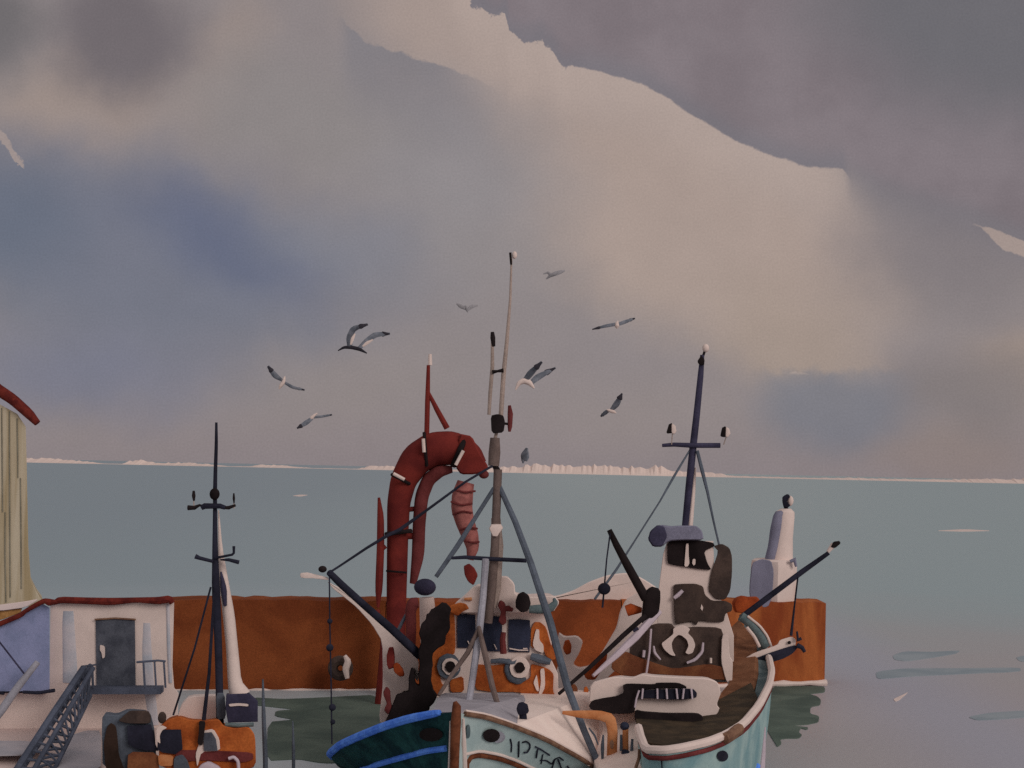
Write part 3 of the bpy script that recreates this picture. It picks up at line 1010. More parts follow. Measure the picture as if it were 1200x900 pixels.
# bulwark rails
MB().tube([P(x, y - 1, Y - .03) for x, y, Y in chaikin(left[1:8], 1, False)], [.05, .065] + [.075] * 12, 8).build('port_rail', 'blue', B)
MB().tube([onto(bl, x, y, .0) for x, y in chaikin([(523, 877), (500, 880), (470, 888), (445, 895), (420, 903), (395, 915)], 1, False)], .055, 8).build('port_strake', 'blue', B)
MB().tube([P(x, y - .5, Y - .02) for x, y, Y in chaikin(rightg[1:8], 1, False)], .045, 8).build('starboard_rail', 'rail', B)
MB().tube([P(x, y - 3.2, Y + .06) for x, y, Y in chaikin(rightg[1:8], 1, False)], .035, 8).build('rail_cap', 'paper', B)
pts = [onto(br, x, y, .0) for x, y in chaikin([(548, 893), (552, 887), (562, 885), (585, 889), (605, 896), (625, 907)], 1, False)]
MB().tube(pts, .045, 8).build('starboard_strake', 'stem', B)
pts = [onto(br, x, y, .0) for x, y in chaikin([(545, 884), (562, 880), (585, 884), (605, 891), (630, 903)], 1, False)]
MB().tube(pts, .03, 8).build('strake_cap', 'paper', B)
MB().tube([onto(br, 547, 892, 0), onto(br, 546, 915, 0)], .05, 8).build('strake_end', 'stem', B)
MB().tube([P(533, 822, 23.93), P(535, 828, 23.92), P(534.5, 845, 23.93), P(533, 880, 24.0), P(532, 930, 24.15), P(532, 1000, 24.4)], [.03, .075, .085, .08, .07, .07], 10).build('stem_post', 'stem', B)
MB().tube([onto(br, 543, 842, 0), onto(br, 543, 870, 0), onto(br, 544, 910, 0)], [.02, .05, .06], 8).build('stem_plank', 'paper', B)
MB().tube([onto(bl, 527.5, 845, 0), onto(bl, 527, 880, 0), onto(bl, 526, 905, 0)], [.01, .02, .02], 8).build('stem_plank', 'paper', B)


def decal(bvh, pts, wpx, name, mat, par, Yn=25):
    v = [onto(bvh, x, y, .004) for x, y in pts]
    return MB().tube(v, S(wpx, Yn) * .5, 6).build(name, mat, par)


def onblob(bvh, px, py, rx, ry, name, mat, par):
    m = MB()
    ringp = [onto(bvh, px + rx * math.cos(k * math.pi / 8), py + ry * math.sin(k * math.pi / 8), .06) for k in range(16)]
    ringq = [onto(bvh, px + rx * math.cos(k * math.pi / 8), py + ry * math.sin(k * math.pi / 8), -.02) for k in range(16)]
    a_ = m.ring(ringp)
    b_ = m.ring(ringq)
    m.bridge(a_, b_)
    m.cap(a_)
    m.cap(list(reversed(b_)))
    return m.build(name, mat, par)


onblob(br, 576, 862, 10, 8, 'hawse_hole', 'black', B)
onblob(br, 584, 864, 8, 7, 'hawse_ring', 'slatelight', B).location.y += .015
onblob(br, 549, 857, 2.3, 8, 'drain_slot', 'seaslate', B)
onblob(bl, 505, 861, 14, 8, 'hawse_hole', 'black', B)
# registration lettering brushed on the teal bow
for st_ in ([(598, 866), (599.5, 873), (599, 881)], [(608, 869), (608, 880), (607.5, 887)],
            [(612, 870), (617, 869), (621, 872), (621, 877), (618, 882), (614, 882)],
            [(627, 875), (635, 879), (644, 885)], [(630, 878), (628.5, 888)], [(636, 884), (634, 895)],
            [(633, 891), (640, 891), (647, 896), (650, 890), (655, 887), (660, 891)], [(650, 890), (647, 900)], [(654, 890), (658, 901)], [(665, 898), (667, 901)]):
    decal(br, chaikin([tuple(map(float, p)) for p in st_], 1, False), 2.2, 'hull_letter', 'ink', B)

# decks
MB().sheet([(507, 834, 25.2), (516, 814, 30.8), (522, 812, 31.2), (602, 812, 31.4), (614, 815, 31.2), (620, 836, 28.5), (604, 850, 26.0), (572, 840, 25.2), (540, 835, 24.5)], .08).build('foredeck', 'greydeck', B, smooth=False)
MB().sheet([(610, 812, 32.0), (660, 806, 33.6), (702, 812, 33), (716, 850, 30), (702, 888, 28.6), (690, 893, 28.0), (678, 886, 27.6), (640, 864, 26.2), (606, 848, 26.2)], .08).build('side_deck', 'deckwhite', B, smooth=False)

# wheelhouse
YW = 32.0
wh = MB().prism([(506, 818), (506, 745), (532, 714), (545, 708), (645, 708), (647, 775), (654, 790), (655, 826), (600, 815)], YW, 3.4, 0, .06).build('wheelhouse', 'paper', B, smooth=False)
MB().prism([(505, 816), (505, 760), (514, 735), (522, 714), (530, 714), (533, 724), (534, 764), (526, 772), (515, 786), (517, 800), (523, 806), (513, 816)], YW - .05, .2, 1, .03).build('orange_panel', 'orange', wh)
MB().prism([(527, 797), (543, 792), (544, 811), (528, 812)], YW - .06, .2, 1, .03).build('orange_panel', 'orange', wh)
MB().prism([(556, 778), (575, 780), (594, 778), (596, 792), (604, 800), (612, 800), (622, 794), (622, 778), (632, 780), (643, 784), (649, 790), (648, 810), (653, 820), (648, 828), (638, 826), (625, 820), (612, 812), (600, 811), (575, 811), (556, 808)], YW - .06, .2, 1, .03).build('orange_panel', 'orange', wh)
for q_ in ([(627, 795), (629, 790), (632, 810), (629, 810), (625, 800)], [(633, 784), (638, 783), (639, 805), (633, 817), (631, 815), (634, 800)]):
    MB().prism(q_, YW - .1, .1, 1, .01).build('trim_strip', 'paper', wh)
for x0, x1, y0, y1 in ((536, 557, 720, 759), (566, 588, 722, 763), (596, 621, 726, 764)):
    wn = MB().prism([(x0, y1), (x0 - .5, (y0 + y1) / 2), (x0, y0), ((x0 + x1) / 2, y0 - .5), (x1, y0 + 1), (x1 + .5, y0 + 14), (x1 - .5, y1 + .5)], YW - .05, .12, 0, .015).build('window', 'navy', wh)
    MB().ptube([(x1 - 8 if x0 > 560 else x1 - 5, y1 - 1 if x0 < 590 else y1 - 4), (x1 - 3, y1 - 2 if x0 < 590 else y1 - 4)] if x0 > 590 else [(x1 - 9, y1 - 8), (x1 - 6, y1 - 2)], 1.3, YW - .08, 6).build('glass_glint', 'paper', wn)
MB().ptube([(597, 760), (608, 762), (619, 762)], 1.6, YW - .09, 6).build('window_sill', 'paper', wh)
MB().prism([(622, 738), (626, 729), (633, 729), (640, 735), (646, 757), (654, 768), (649, 774), (640, 770), (635, 757), (622, 760)], YW - .06, .2, 1, .03).build('orange_panel', 'orange', wh)
MB().prism([(628, 737), (632, 738), (632, 750), (637, 756), (637, 766), (627, 762), (624, 755)], YW - .1, .1, 1, .02).build('trim_strip', 'paper', wh)
for cx, cy in ((526, 781), (607, 782)):
    def dsk(x, y, rx, ry, Y, th):
        return MB().prism([(x + rx * math.cos(k * math.pi / 9) + random.uniform(-.5, .5), y + ry * math.sin(k * math.pi / 9) + random.uniform(-.5, .5)) for k in range(18)], Y, th, 0, .015)
    if cx < 560:
        rg = dsk(cx, cy, 14, 15, YW - .12, .14).build('porthole', 'slate', wh)
    else:
        rg = MB().ptube([(596, 772), (594, 785), (599, 795), (608, 798), (616, 794)], [4, 7, 9, 9, 5], YW - .1, 8, 1, .4).build('porthole', 'slate', wh)
    dsk(cx + 2, cy, 10 if cx < 560 else 12, 10 if cx < 560 else 13, YW - .16, .1).build('rim', 'paper', rg)
    dsk(cx + 2, cy + .5, 6, 6.5, YW - .2, .06).build('glass', 'black', rg)
MB().ptube([(575, 775), (588, 774), (602, 777), (606, 772)], [5, 6, 6, 4], YW - .12, 8, 1).build('grab_rail', 'slate', wh)
MB().ptube([(622, 769), (632, 772), (645, 776)], [8, 11, 7], YW - .12, 8, 1).build('grab_rail', 'slate', wh)
MB().prism([(526, 719), (534, 706), (545, 697), (556, 686), (566, 688), (575, 690), (585, 676), (595, 676), (603, 684), (604, 697), (620, 700), (650, 698), (656, 706), (648, 718)], YW - .3, 4.0, 1, .1).build('awning', 'paper', wh)
MB().blob([(524, 716), (528, 709), (538, 706), (546, 708), (550, 713), (543, 717), (536, 722)], YW - .45, .1, 1).build('awning_fold', 'orange', wh)
MB().ptube([(544, 702), (553, 702)], [3, 4], YW - .35, 8).build('awning_fold', 'orangelt', wh)
MB().ptube([(620, 714), (632, 714), (645, 713), (651, 706), (649, 701)], [9, 11, 10, 7, 3], YW - .5, 10, 1).build('horn', 'seaslate', wh)
MB().blob([(583, 708), (587, 703), (592, 706), (593, 720), (594, 730), (588, 733), (584, 727), (587, 718)], YW - .5, .1, 1).build('cowl_vent', 'maroon', wh)
MB().ptube([(590, 714), (596, 713), (601, 715)], [6, 7, 4], YW - .5, 8).build('cowl_vent', 'maroon', wh)
MB().ptube([(590, 741), (589, 750), (590, 766)], [6, 7, 8], YW - .35, 8).build('cowl_vent', 'maroon', wh)

# mast and tripod of the green boat
YM = 31.4
mm = MB().ptube([(583.5, 550), (582, 590), (580, 640), (576, 690), (572, 730)], [10, 10, 10, 11, 10], YM, 12).build('mast', 'mastbrown', B)
MB().ptube([(581, 607), (583, 640), (581, 690), (578, 712)], [11, 14, 12, 8], YM + .15, 10).build('mast_sleeve', 'sparpale', mm)
MB().blob([(573, 620), (576, 614), (586, 614), (590, 618), (586, 624), (583, 629), (577, 628)], YM - .1, .15, 1).build('mast_collar', 'paper', mm)
MB().ptube([(580, 513), (579.5, 530), (578.5, 546)], [11, 14, 13], YM, 10).build('mast_head', 'mastbrown', mm)
MB().ptube([(579, 544), (583, 552)], [6, 8], YM, 8).build('mast_joint', 'black', mm)
MB().prism([(575, 487), (583, 485), (590, 487), (592, 495), (590, 507), (576, 508)], YM - .15, .3, 1, .03).build('radar_box', 'black', mm)
MB().ptube([(582, 506), (580, 515)], 4, YM, 8).build('radar_stand', 'sparpale', mm)
MB().ptube([(597, 475), (598, 485), (597.5, 500), (597, 506)], [3.5, 6.5, 5.5, 3], YM - .05, 8).build('radar_scanner', 'maroon', mm)
MB().ptube([(588, 496), (597, 497)], 3, YM - .05, 6).build('scanner_arm', 'black', mm)
MB().ptube([(577, 400), (577, 430), (574.5, 460), (573, 486)], [3.5, 4.5, 4.5, 4], YM, 8).build('short_antenna', 'sparpale', mm)
MB().ptube([(577, 389), (577.5, 396), (578.5, 406)], [4, 6, 4], YM - .02, 8).build('antenna_tip', 'black', mm)
MB().ptube([(599.5, 302), (598, 350), (594, 400), (590, 440), (587, 487)], [2.2, 3, 4.5, 5.5, 5.5], YM, 8).build('tall_antenna', 'sparpale', mm)
MB().ptube([(598, 296), (599, 310)], [3, 2.5], YM - .03, 8).build('antenna_tip', 'black', mm)
MB().pball(603, 299, YM, 3, 4.5).build('masthead_light', 'paper', mm)
MB().ptube([(577, 436), (583, 435), (590, 434)], [5, 3, 5], YM - .06, 8).build('antenna_clamp', 'black', mm)
MB().ptube([(529, 654), (545, 653), (575, 655), (617, 657)], [3.5, 4.5, 5, 5], YM - .2, 8).build('crossbar', 'ink', mm)
MB().ptube([(579, 572), (560, 602), (536, 640), (511, 676)], [5, 5, 6, 5], [YM, YM, YM, YM], 8).build('a_frame_leg', 'slate', B)
MB().ptube([(585, 570), (604, 612), (622, 660), (645, 730), (665, 805), (684, 855), (702, 897)], [6, 7, 8, 9, 9, 8, 8], [YM, YM - .2, YM - .6, YM - 1.3, YM - 2.2, YM - 2.9, YM - 3.3], 8).build('a_frame_leg', 'slate', B)
MB().ptube([(569, 655), (566, 700), (561, 745), (553, 800), (548, 832)], [8, 8, 9, 8, 8], [YM - .3, YM - .5, YM - .9, YM - 2, YM - 3], 8).build('tripod_leg', 'slatelight', B)
MB().ptube([(562, 735), (548, 765), (530, 790), (514, 815)], [5, 6, 5, 4], [YM - .95, YM - 1.2, YM - 1.5, YM - 1.8], 8).build('tripod_leg', 'mastbrown', B)
MB().ptube([(561, 735), (568, 765), (577, 805), (587, 838)], [5, 7, 7, 6], [YM - .95, YM - 1.5, YM - 2.6, YM - 3.6], 8).build('tripod_leg', 'mastbrown', B)
# port derrick
MB().ptube([(386, 671), (400, 685), (430, 712), (460, 738), (492, 768)], [8, 9, 9, 10, 11], [29, 29.3, 29.8, 30.3, 30.8], 10).build('port_derrick', 'ink', B)
MB().pball(378, 667, 29, 5, 4).build('derrick_tip', 'black', B)
MB().ptube([(386, 671), (400, 662), (430, 642), (455, 627), (468, 621), (500, 598), (545, 565), (577, 546)], [2.6, 2.6, 3.2, 4, 4.5, 3.2, 2.8, 2.8], [29, 29.1, 29.4, 29.7, 29.8, 30.3, 31, 31.3], 8).build('topping_lift', 'ink', B)
MB().blob([(351, 672), (362, 671), (383, 676), (386, 680), (370, 678), (353, 678)], 29.1, .05, 1).build('pennant', 'paper', B)
MB().prism([(383, 681), (392, 686), (408, 693), (440, 721), (470, 747), (491, 772), (490, 800), (483, 790), (479, 812), (463, 820), (452, 850), (444, 846), (449, 800), (448, 752), (436, 732), (418, 712), (402, 699), (390, 690)], 31.3, .25, 1, .05).build('highlight_sail', 'paper', B)  # white highlight along the derrick, shaped as a sail with loose cloth
ln = MB().ptube([(386, 676), (386.5, 730), (388, 800), (389, 872)], 1.8, 28.8, 6).build('float_line', 'ink', B)
for x, y, rr in ((386.5, 728, 3.2), (386.5, 759, 4.4), (389.5, 829, 4.2), (390, 846, 3)):
    MB().pball(x, y, 28.76, rr).build('line_float', 'ink', ln)
# ventilator and cowl by the wheelhouse
vt = MB().ptube([(503, 755), (502, 730), (500, 700)], [20, 20, 17], 33.5, 12).build('ventilator', 'paper', B)
MB().pball(498, 688, 33.4, 13, 10).build('ventilator_cap', 'indigo', vt)
MB().ptube([(480, 765), (482, 735), (481, 716), (484, 707), (490, 706)], [13, 12, 13, 15, 12], 33.0, 10, 1).build('cowl_vent', 'maroon', B)
MB().ptube([(466, 740), (472, 728), (478, 717)], 4, 33.1, 8).build('cowl_stay', 'slate', B)

o = tag(MB().prism([(450, 848), (456, 836), (461, 822), (464, 815), (470, 814), (474, 811), (479, 812), (479, 798), (480, 786), (483, 783), (486, 785), (486, 796), (488, 803), (491, 803), (490, 790), (492, 776), (490, 764), (493, 752), (491, 741), (494, 731), (498, 727), (501, 719), (507, 713), (513, 710), (517, 706), (524, 707), (529, 712), (527, 722), (527, 738), (522, 747), (521, 756), (512, 760), (507, 767), (507, 782), (505, 795), (507, 808), (513, 816), (509, 824), (503, 830), (500, 838), (492, 842)], 30.4, .9, 1, .1, .7).build('fishing_net', 'black'), 'black fishing net heaped beside the orange wheelhouse', 'net')
tag(MB().blob([(453, 770), (456, 758), (461, 758), (463, 768), (462, 782), (456, 785), (453, 779)], 30.9, .12, 1).build('buoy', 'red'), 'slim dark red buoy on the white sail-shaped highlight under the left derrick', 'buoy', 'buoys on the boats')
tag(MB().blob([(461, 778), (466, 776), (473, 785), (474, 792), (468, 793), (462, 787)], 30.85, .1, 1).build('buoy', 'rustred'), 'small rust brown buoy just below the slim red one', 'buoy', 'buoys on the boats')
tag(MB().blob([(448, 812), (453, 804), (457, 808), (458, 820), (461, 834), (455, 838), (450, 832), (454, 824)], 30.5, .1, 1).build('buoy', 'maroon'), 'maroon and green hanging buoy left of the black net', 'buoy', 'buoys on the boats')
tag(MB().blob([(604, 705), (607, 696), (613, 693), (620, 697), (622, 708), (619, 716), (611, 718), (605, 713)], 31.3, .25, 1).build('buoy', 'black'), 'black oval buoy on the wheelhouse roof of the green boat', 'buoy', 'buoys on the boats')
r = thing('bollard', P(613, 848, 27), 'blue black mooring bollard on the foredeck behind the lettering', 'bollard')
MB().ptube([(613, 850), (613, 840), (612, 833)], [10, 9, 9], 27, 10).build('post', 'ink', r)
MB().blob([(605, 832), (607, 824), (613, 822), (619, 826), (620, 835), (613, 838), (607, 837)], 26.95, .1, 1).build('head', 'ink', r)

r = thing('tyre_fender', P(400, 797, 43.4), 'dark tyre fender with a white float hung on the brown quay wall', 'fender')
MB().torus(P(399, 783, 43.4), S(9, 43.4), S(6, 43.4)).build('tyre', 'brown', r)
MB().ptube([(404, 768), (408, 775), (405, 784), (407, 795)], [4, 8, 8, 5], 43.1, 8, 1).build('float', 'paper', r)

# ----------------------------------------------------------------------------
# white heaps and gear between the two boats
# ----------------------------------------------------------------------------
tag(MB().prism([(626, 706), (640, 700), (655, 698), (672, 692), (690, 682), (712, 674), (735, 671), (752, 677), (772, 690), (778, 707)], 46.4, .9, 2, .15).build('canvas_heap', 'paper'), 'low white canvas heap on top of the orange quay wall', 'canvas')
tag(MB().prism([(654, 741), (661, 746), (676, 745), (683, 752), (679, 765), (671, 779), (678, 783), (690, 781), (705, 766), (715, 749), (723, 735), (727, 716), (734, 702), (748, 694), (772, 690), (778, 720), (764, 745), (738, 770), (706, 800), (694, 820), (650, 822), (640, 815), (650, 795), (655, 776)], 41.5, .8, 1, .12).build('slack_sail', 'paper'), 'slack white sail hanging in front of the orange quay wall', 'sail')
tag(MB().blob([(660, 758), (662, 750), (667, 749), (670, 756), (669, 766), (664, 768), (661, 764)], 41.2, .12, 1).build('buoy', 'rustred'), 'small orange brown buoy inside the loop of the slack sail', 'buoy', 'buoys on the boats')
tag(MB().blob([(683, 787), (692, 777), (704, 768), (712, 762), (711, 774), (703, 788), (697, 797), (687, 796)], 40.5, .15, 1).build('cloth_bundle', 'rustred'), 'rust orange cloth bundle under the long black boom', 'cloth')
tag(MB().blob([(684, 806), (687, 804), (690, 808), (688, 814), (684, 812)], 33, .06, 1).build('float', 'orange'), 'tiny orange float on the white deck beneath the boom', 'float')
tag(MB().blob([(667, 815), (668, 803), (673, 801), (677, 806), (676, 824), (670, 828)], 33, .1, 1).build('canister', 'redbrown'), 'pinkish brown canister behind the slate mast leg', 'canister')

struct_b = MB().sheet([(690, 822, 32.5), (752, 800, 33.5), (758, 850, 29), (754, 900, 27.0), (700, 905, 27.2), (696, 890, 28.2), (708, 850, 30.1)], .5)
tag(struct_b.build('pontoon', 'deckwhite', smooth=False), 'white pontoon deck between the two larger fishing boats', 'pontoon')

YG = 28.0
r = thing('bent_pipe', P(716, 886, YG), 'pale orange bent pipe on the white pontoon between the boats', 'pipe')
MB().ptube([(659, 835), (680, 837), (702, 838), (715, 842), (718, 856), (717, 886)], [4, 9, 11, 13, 12, 12], YG, 10, 1, .4).build('elbow', 'orangelt', r)
MB().blob([(714, 870), (717, 866), (720, 871), (718, 878), (715, 876)], YG - .14, .03, 1).build('stain', 'rail', r)
MB().ptube([(707, 861), (706, 875), (706, 890)], [2, 4.5, 3], YG - .1, 8, 1).build('lever', 'slate', r)
MB().ptube([(690, 853), (697, 862), (701, 873)], [2, 2.5, 1.5], YG - .1, 6).build('wire', 'slate', r)
r = thing('hand_winch', P(733, 897, YG), 'small dark blue hand winch with orange post on the white pontoon', 'winch')
MB().ptube([(733, 853), (733, 880)], 7, YG, 8).build('post', 'orangelt', r)
MB().pball(732, 851, YG, 5.5, 5).build('cap', 'navy', r)
MB().blob([(725, 893), (726, 884), (731, 878), (738, 880), (741, 887), (740, 896), (730, 899)], YG - .1, .15, 1).build('drum', 'navy', r)
MB().ptube([(728, 861), (728, 880)], [3, 4], YG - .1, 8).build('lever', 'slate', r)
MB().ptube([(741, 866), (740, 885)], [3, 4], YG - .1, 8).build('lever', 'slate', r)
tag(MB().ptube([(749, 878), (749, 888), (745, 900)], [3, 4, 4], 27.0, 8).build('cleat', 'rail'), 'small brown cleat right of the blue hand winch', 'cleat')

# ----------------------------------------------------------------------------
# right-hand boat
# ----------------------------------------------------------------------------
C = thing('trawler', P(800, 1020, 28), 'white and teal trawler with dark wheelhouse moored below the lighthouse', 'boat')
gun = [(742, 800, 33.5), (745, 830, 30.5), (749, 862, 27.2), (757, 883, 26.3), (780, 884, 26.0), (800, 881, 26.0), (830, 874, 26.4), (850, 866, 27.0), (872, 852, 28.2), (890, 830, 30.0), (902, 806, 32.0), (905, 790, 34), (901, 772, 36), (888, 748, 38), (872, 725, 40)]
mb = MB()
cen = P(815, 820, 33)
gs = [P(*p) for p in chaikin(gun, 1, False)]
rows_ = []
for v in gs:
    kp = Vector((cen.x + (v.x - cen.x) * .8, 33 + (v.y - 33) * .86, -.7))
    rows_.append([mb.bm.verts.new((v.x + (kp.x - v.x) * (j / 8) ** 1.8, v.y + (kp.y - v.y) * (j / 8), v.z + (kp.z - v.z) * (j / 8))) for j in range(9)])
for a_, b_ in zip(rows_, rows_[1:]):
    mb.bridge(a_, b_, False)
hc = mb.build('hull', 'tealdk', C)
bc = bvh_of(hc)
MB().tube([v + Vector((0, .05, .06)) for v in gs[4:]], .085, 8).build('rail', 'paper', C)
MB().tube([v + Vector((0, -.03, -.07)) for v in gs[5:-4]], .045, 8).build('rubbing_strake', 'maroon', C)
MB().tube([P(848, 866, 26.85), P(856, 862, 27.1), P(866, 854, 27.6)], .11, 8).build('rail_patch', 'rail', C)
onblob(bc, 847, 886, 6.5, 6.5, 'hawse_hole', 'ink', C)
MB().tube([onto(bc, 775, 886, .03), onto(bc, 776, 905, .03)], .012, 6).build('mooring_line', 'ink', C)
MB().tube([onto(bc, 896, 852, 0), onto(bc, 893, 880, 0), onto(bc, 890, 905, 0)], [.03, .08, .12], 8).build('stern_stripe', 'lilac', C)
MB().tube([onto(bc, 887, 897, 0), onto(bc, 884, 910, 0)], [.08, .1], 8).build('stern_mark', 'blue', C)
MB().sheet([(750, 869, 26.9), (780, 873, 26.6), (820, 869, 26.8), (846, 861, 27.3), (867, 848, 28.4), (888, 818, 31), (880, 800, 33), (842, 820, 31.5), (744, 835, 29.5)], .08).build('deck', 'olive', C, smooth=False)
MB().sheet([(866, 726, 39.6), (886, 752, 37.6), (890, 790, 34.4), (882, 815, 32.0), (868, 829, 30.9), (852, 834, 30.4), (838, 828, 30.9), (845, 812, 32.0), (855, 800, 33.5), (850, 742, 38.6)], .08).build('inner_bulwark', 'tan', C, smooth=False)
MB().sheet([(884, 745, 38.2), (904, 778, 35.6), (903, 800, 32.6), (888, 828, 30.2), (874, 838, 29.6), (884, 815, 31.9), (889, 790, 34.3), (888, 765, 36.6)], .05).build('waterway', 'seaslate', C, smooth=False)

# white hatch housing with the grille
MB().prism([(690, 826), (692, 800), (720, 793), (740, 795), (752, 790), (764, 792), (800, 794), (830, 795), (842, 800), (845, 812), (840, 826), (844, 831), (832, 850), (820, 850), (814, 846), (800, 838), (744, 834)], 29.5, 2.0, 1, .08).build('hatch_housing', 'paper', C)
MB().prism([(690, 827), (694, 821), (708, 818), (722, 816), (731, 812), (730, 803), (735, 801), (767, 802), (770, 800), (795, 800), (804, 804), (805, 807), (790, 806), (752, 808), (746, 816), (744, 834), (740, 836), (722, 837), (700, 834), (692, 831)], 29.35, .3, 1, .04).build('winch_frame', 'black', C)
gr_ = MB().prism([(750, 809), (780, 808), (812, 807), (817, 812), (816, 818), (800, 820), (785, 820), (756, 818), (749, 820)], 29.3, .25, 1, .03).build('grille', 'ink', C)
for x in (753, 770, 781, 793, 801, 811):
    MB().ptube([(x + random.uniform(-1, 1), 807), (x + random.uniform(-1, 1), 819)], 2.4, 29.26, 6).build('grille_bar', 'lilac', gr_)
MB().ptube([(749, 809), (746, 818), (744, 829)], 2.2, 29.25, 6).build('edge_pipe', 'lilac', C)
MB().prism([(745, 832), (752, 834), (780, 836), (818, 836), (824, 840), (823, 846), (815, 850), (790, 853), (765, 851), (746, 848), (743, 840)], 28.9, .5, 1, .05).build('bulkhead', 'black', C)
MB().ptube([(768, 852), (782, 853.5), (806, 852)], [1.5, 3, 1.5], 28.8, 6).build('kick_rail', 'paper', C)

# wheelhouse block
YC = 35.5
wc_ = MB().prism([(770, 745), (772, 690), (777, 650), (782, 634), (836, 634), (838, 690), (850, 712), (860, 745), (860, 800), (735, 800), (738, 752)], YC, 3.0, 0, .05).build('wheelhouse', 'paper', C, smooth=False)
MB().prism([(759, 632), (763, 621), (773, 615), (786, 617), (800, 616), (816, 616), (823, 622), (825, 633), (800, 633), (784, 634), (776, 641), (766, 641)], YC - .3, 3.2, 1, .12).build('roof', 'violet', wc_)
MB().blob([(759, 632), (762, 622), (771, 615), (779, 617), (782, 628), (776, 640), (766, 641)], YC - .38, .15, 1).build('roof_end', 'indigo', wc_)
MB().prism([(782, 634), (800, 631), (820, 633), (836, 636), (838, 640), (825, 646), (829, 660), (834, 668), (820, 667), (800, 664), (788, 662), (782, 660)], YC - .07, .15, 1, .02).build('window', 'black', wc_)
MB().prism([(804, 637), (807, 637), (807, 650), (808, 660), (806, 664), (802, 664), (803, 650)], YC - .11, .08, 1, .01).build('mullion', 'paper', wc_)
MB().prism([(811, 660), (812, 655), (815, 655), (815, 661), (813, 663)], YC - .11, .08, 1, .01).build('mullion', 'paper', wc_)
MB().prism([(836, 640), (846, 637), (855, 642), (858, 652), (858, 672), (856, 692), (850, 703), (838, 702), (830, 692), (833, 672), (842, 646)], YC - .05, 2.8, 1, .05).build('side_wall', 'brown', wc_)
MB().prism([(789, 690), (790, 685), (800, 684), (815, 684), (824, 687), (826, 697), (834, 704), (850, 704), (858, 708), (858, 716), (850, 719), (848, 729), (835, 729), (819, 727), (816, 733), (812, 728), (800, 730), (792, 732), (790, 720)], YC - .08, .2, 1, .03).build('dark_panel', 'brown', wc_)
MB().ptube([(790, 701), (795, 697), (800, 692)], [4, 5, 4], YC - .12, 8).build('panel_strip', 'lilac', wc_)
MB().prism([(822, 708), (824, 712), (823, 716), (821, 713)], YC - .1, .05, 0).build('panel_mark', 'paper', wc_)
YD = 33.8
pn = MB().prism([(738, 770), (739, 750), (754, 736), (768, 731), (786, 731), (790, 736), (808, 736), (815, 735), (845, 736), (848, 745), (845, 765), (848, 780), (853, 798), (830, 796), (735, 790)], YD, 1.4, 1, .05).build('deck_house', 'brown', C)
MB().prism([(718, 772), (724, 764), (735, 764), (742, 768), (770, 778), (790, 784), (830, 778), (848, 782), (853, 797), (828, 796), (800, 793), (770, 790), (748, 793), (730, 792), (716, 784)], YD - .06, .3, 1, .04).build('lower_panel', 'redbrown', C)
MB().prism([(789, 736), (800, 732), (809, 737), (806, 742), (812, 748), (815, 756), (812, 765), (807, 767), (803, 765), (807, 757), (805, 750), (799, 745), (795, 744), (790, 748), (787, 754), (788, 762), (792, 769), (786, 768), (778, 761), (775, 754), (783, 748), (789, 743)], YD - .1, .14, 1, .02).build('white_horseshoe', 'paper', pn)
MB().ptube([(766, 757), (767, 765), (774, 773)], [2, 3.5, 2], YD - .1, 6, 1).build('emblem_arc', 'lilac', pn)
MB().ptube([(824, 753), (823, 764), (815, 773), (805, 777)], [2.5, 3.5, 4, 3], YD - .1, 6, 1).build('emblem_arc', 'lilac', pn)
MB().ptube([(763, 737), (761, 765), (757, 792)], 2.5, YD - .15, 6).build('downpipe', 'lilac', pn)
MB().ptube([(755, 762), (754, 770)], 3.5, YD - .1, 6).build('handle', 'lilac', pn)
MB().ptube([(833, 771), (833, 777)], 3, YD - .1, 6).build('handle', 'paper', pn)
MB().prism([(846, 745), (853, 742), (855, 770), (859, 775), (858, 800), (855, 806), (850, 795), (845, 775)], YD - .1, .8, 1, .04).build('corner_post', 'paper', C)

# mast of the trawler
cm = MB().ptube([(823, 416), (821, 440), (816, 490), (812, 525), (807, 575), (803, 616)], [5, 7, 8, 8.5, 8.5, 8], YC + .8, 10).build('mast', 'indigo', C)
MB().ptube([(815, 548), (812, 575), (808, 616)], [2, 6, 8], YC + .9, 8).build('mast_highlight', 'paper', cm)  # white highlight painted on the mast's right side as a thin strip
MB().blob([(817, 424), (821, 416), (826, 421), (825, 428), (820, 428)], YC + .7, .07, 1).build('mast_cap', 'black', cm)
MB().pball(827, 408, YC + .8, 4, 5).build('masthead_light', 'paper', cm)
MB().ptube([(824, 417), (826, 411)], 3, YC + .8, 6).build('light_stem', 'black', cm)
MB().ptube([(776, 522), (790, 521), (812, 522), (844, 522)], [4, 5, 6, 6], YC + .7, 8).build('crosstree', 'indigo', cm)
for x, y, fl in ((787, 503, 1), (850, 507, -1)):
    lm = MB().blob([(x - 6, y + 5), (x - 4, y - 5), (x, y - 8), (x + 2, y - 3), (x + 1, y + 5)], YC + .65, .08, 1).build('deck_lamp', 'black', cm)
    MB().blob([(x, y - 7), (x + 4, y - 5), (x + 6, y + 2), (x + 3, y + 6), (x, y + 5)], YC + .63, .09, 1).build('lamp_glass', 'paper', lm)
    MB().ptube([(x + 1, y + 5), (x - 2 if x > 820 else x, 521)], 1.2, YC + .65, 6).build('lamp_stem', 'sparpale', lm)
MB().ptube([(808, 528), (790, 558), (773, 588), (745, 632), (722, 668), (697, 702)], [2, 3, 2, 2, 3, 3], [YC + .8, YC + .5, YC + .1, YC - .4, YC - .8, YC - 1.2], 6).build('stay', 'slate', C)
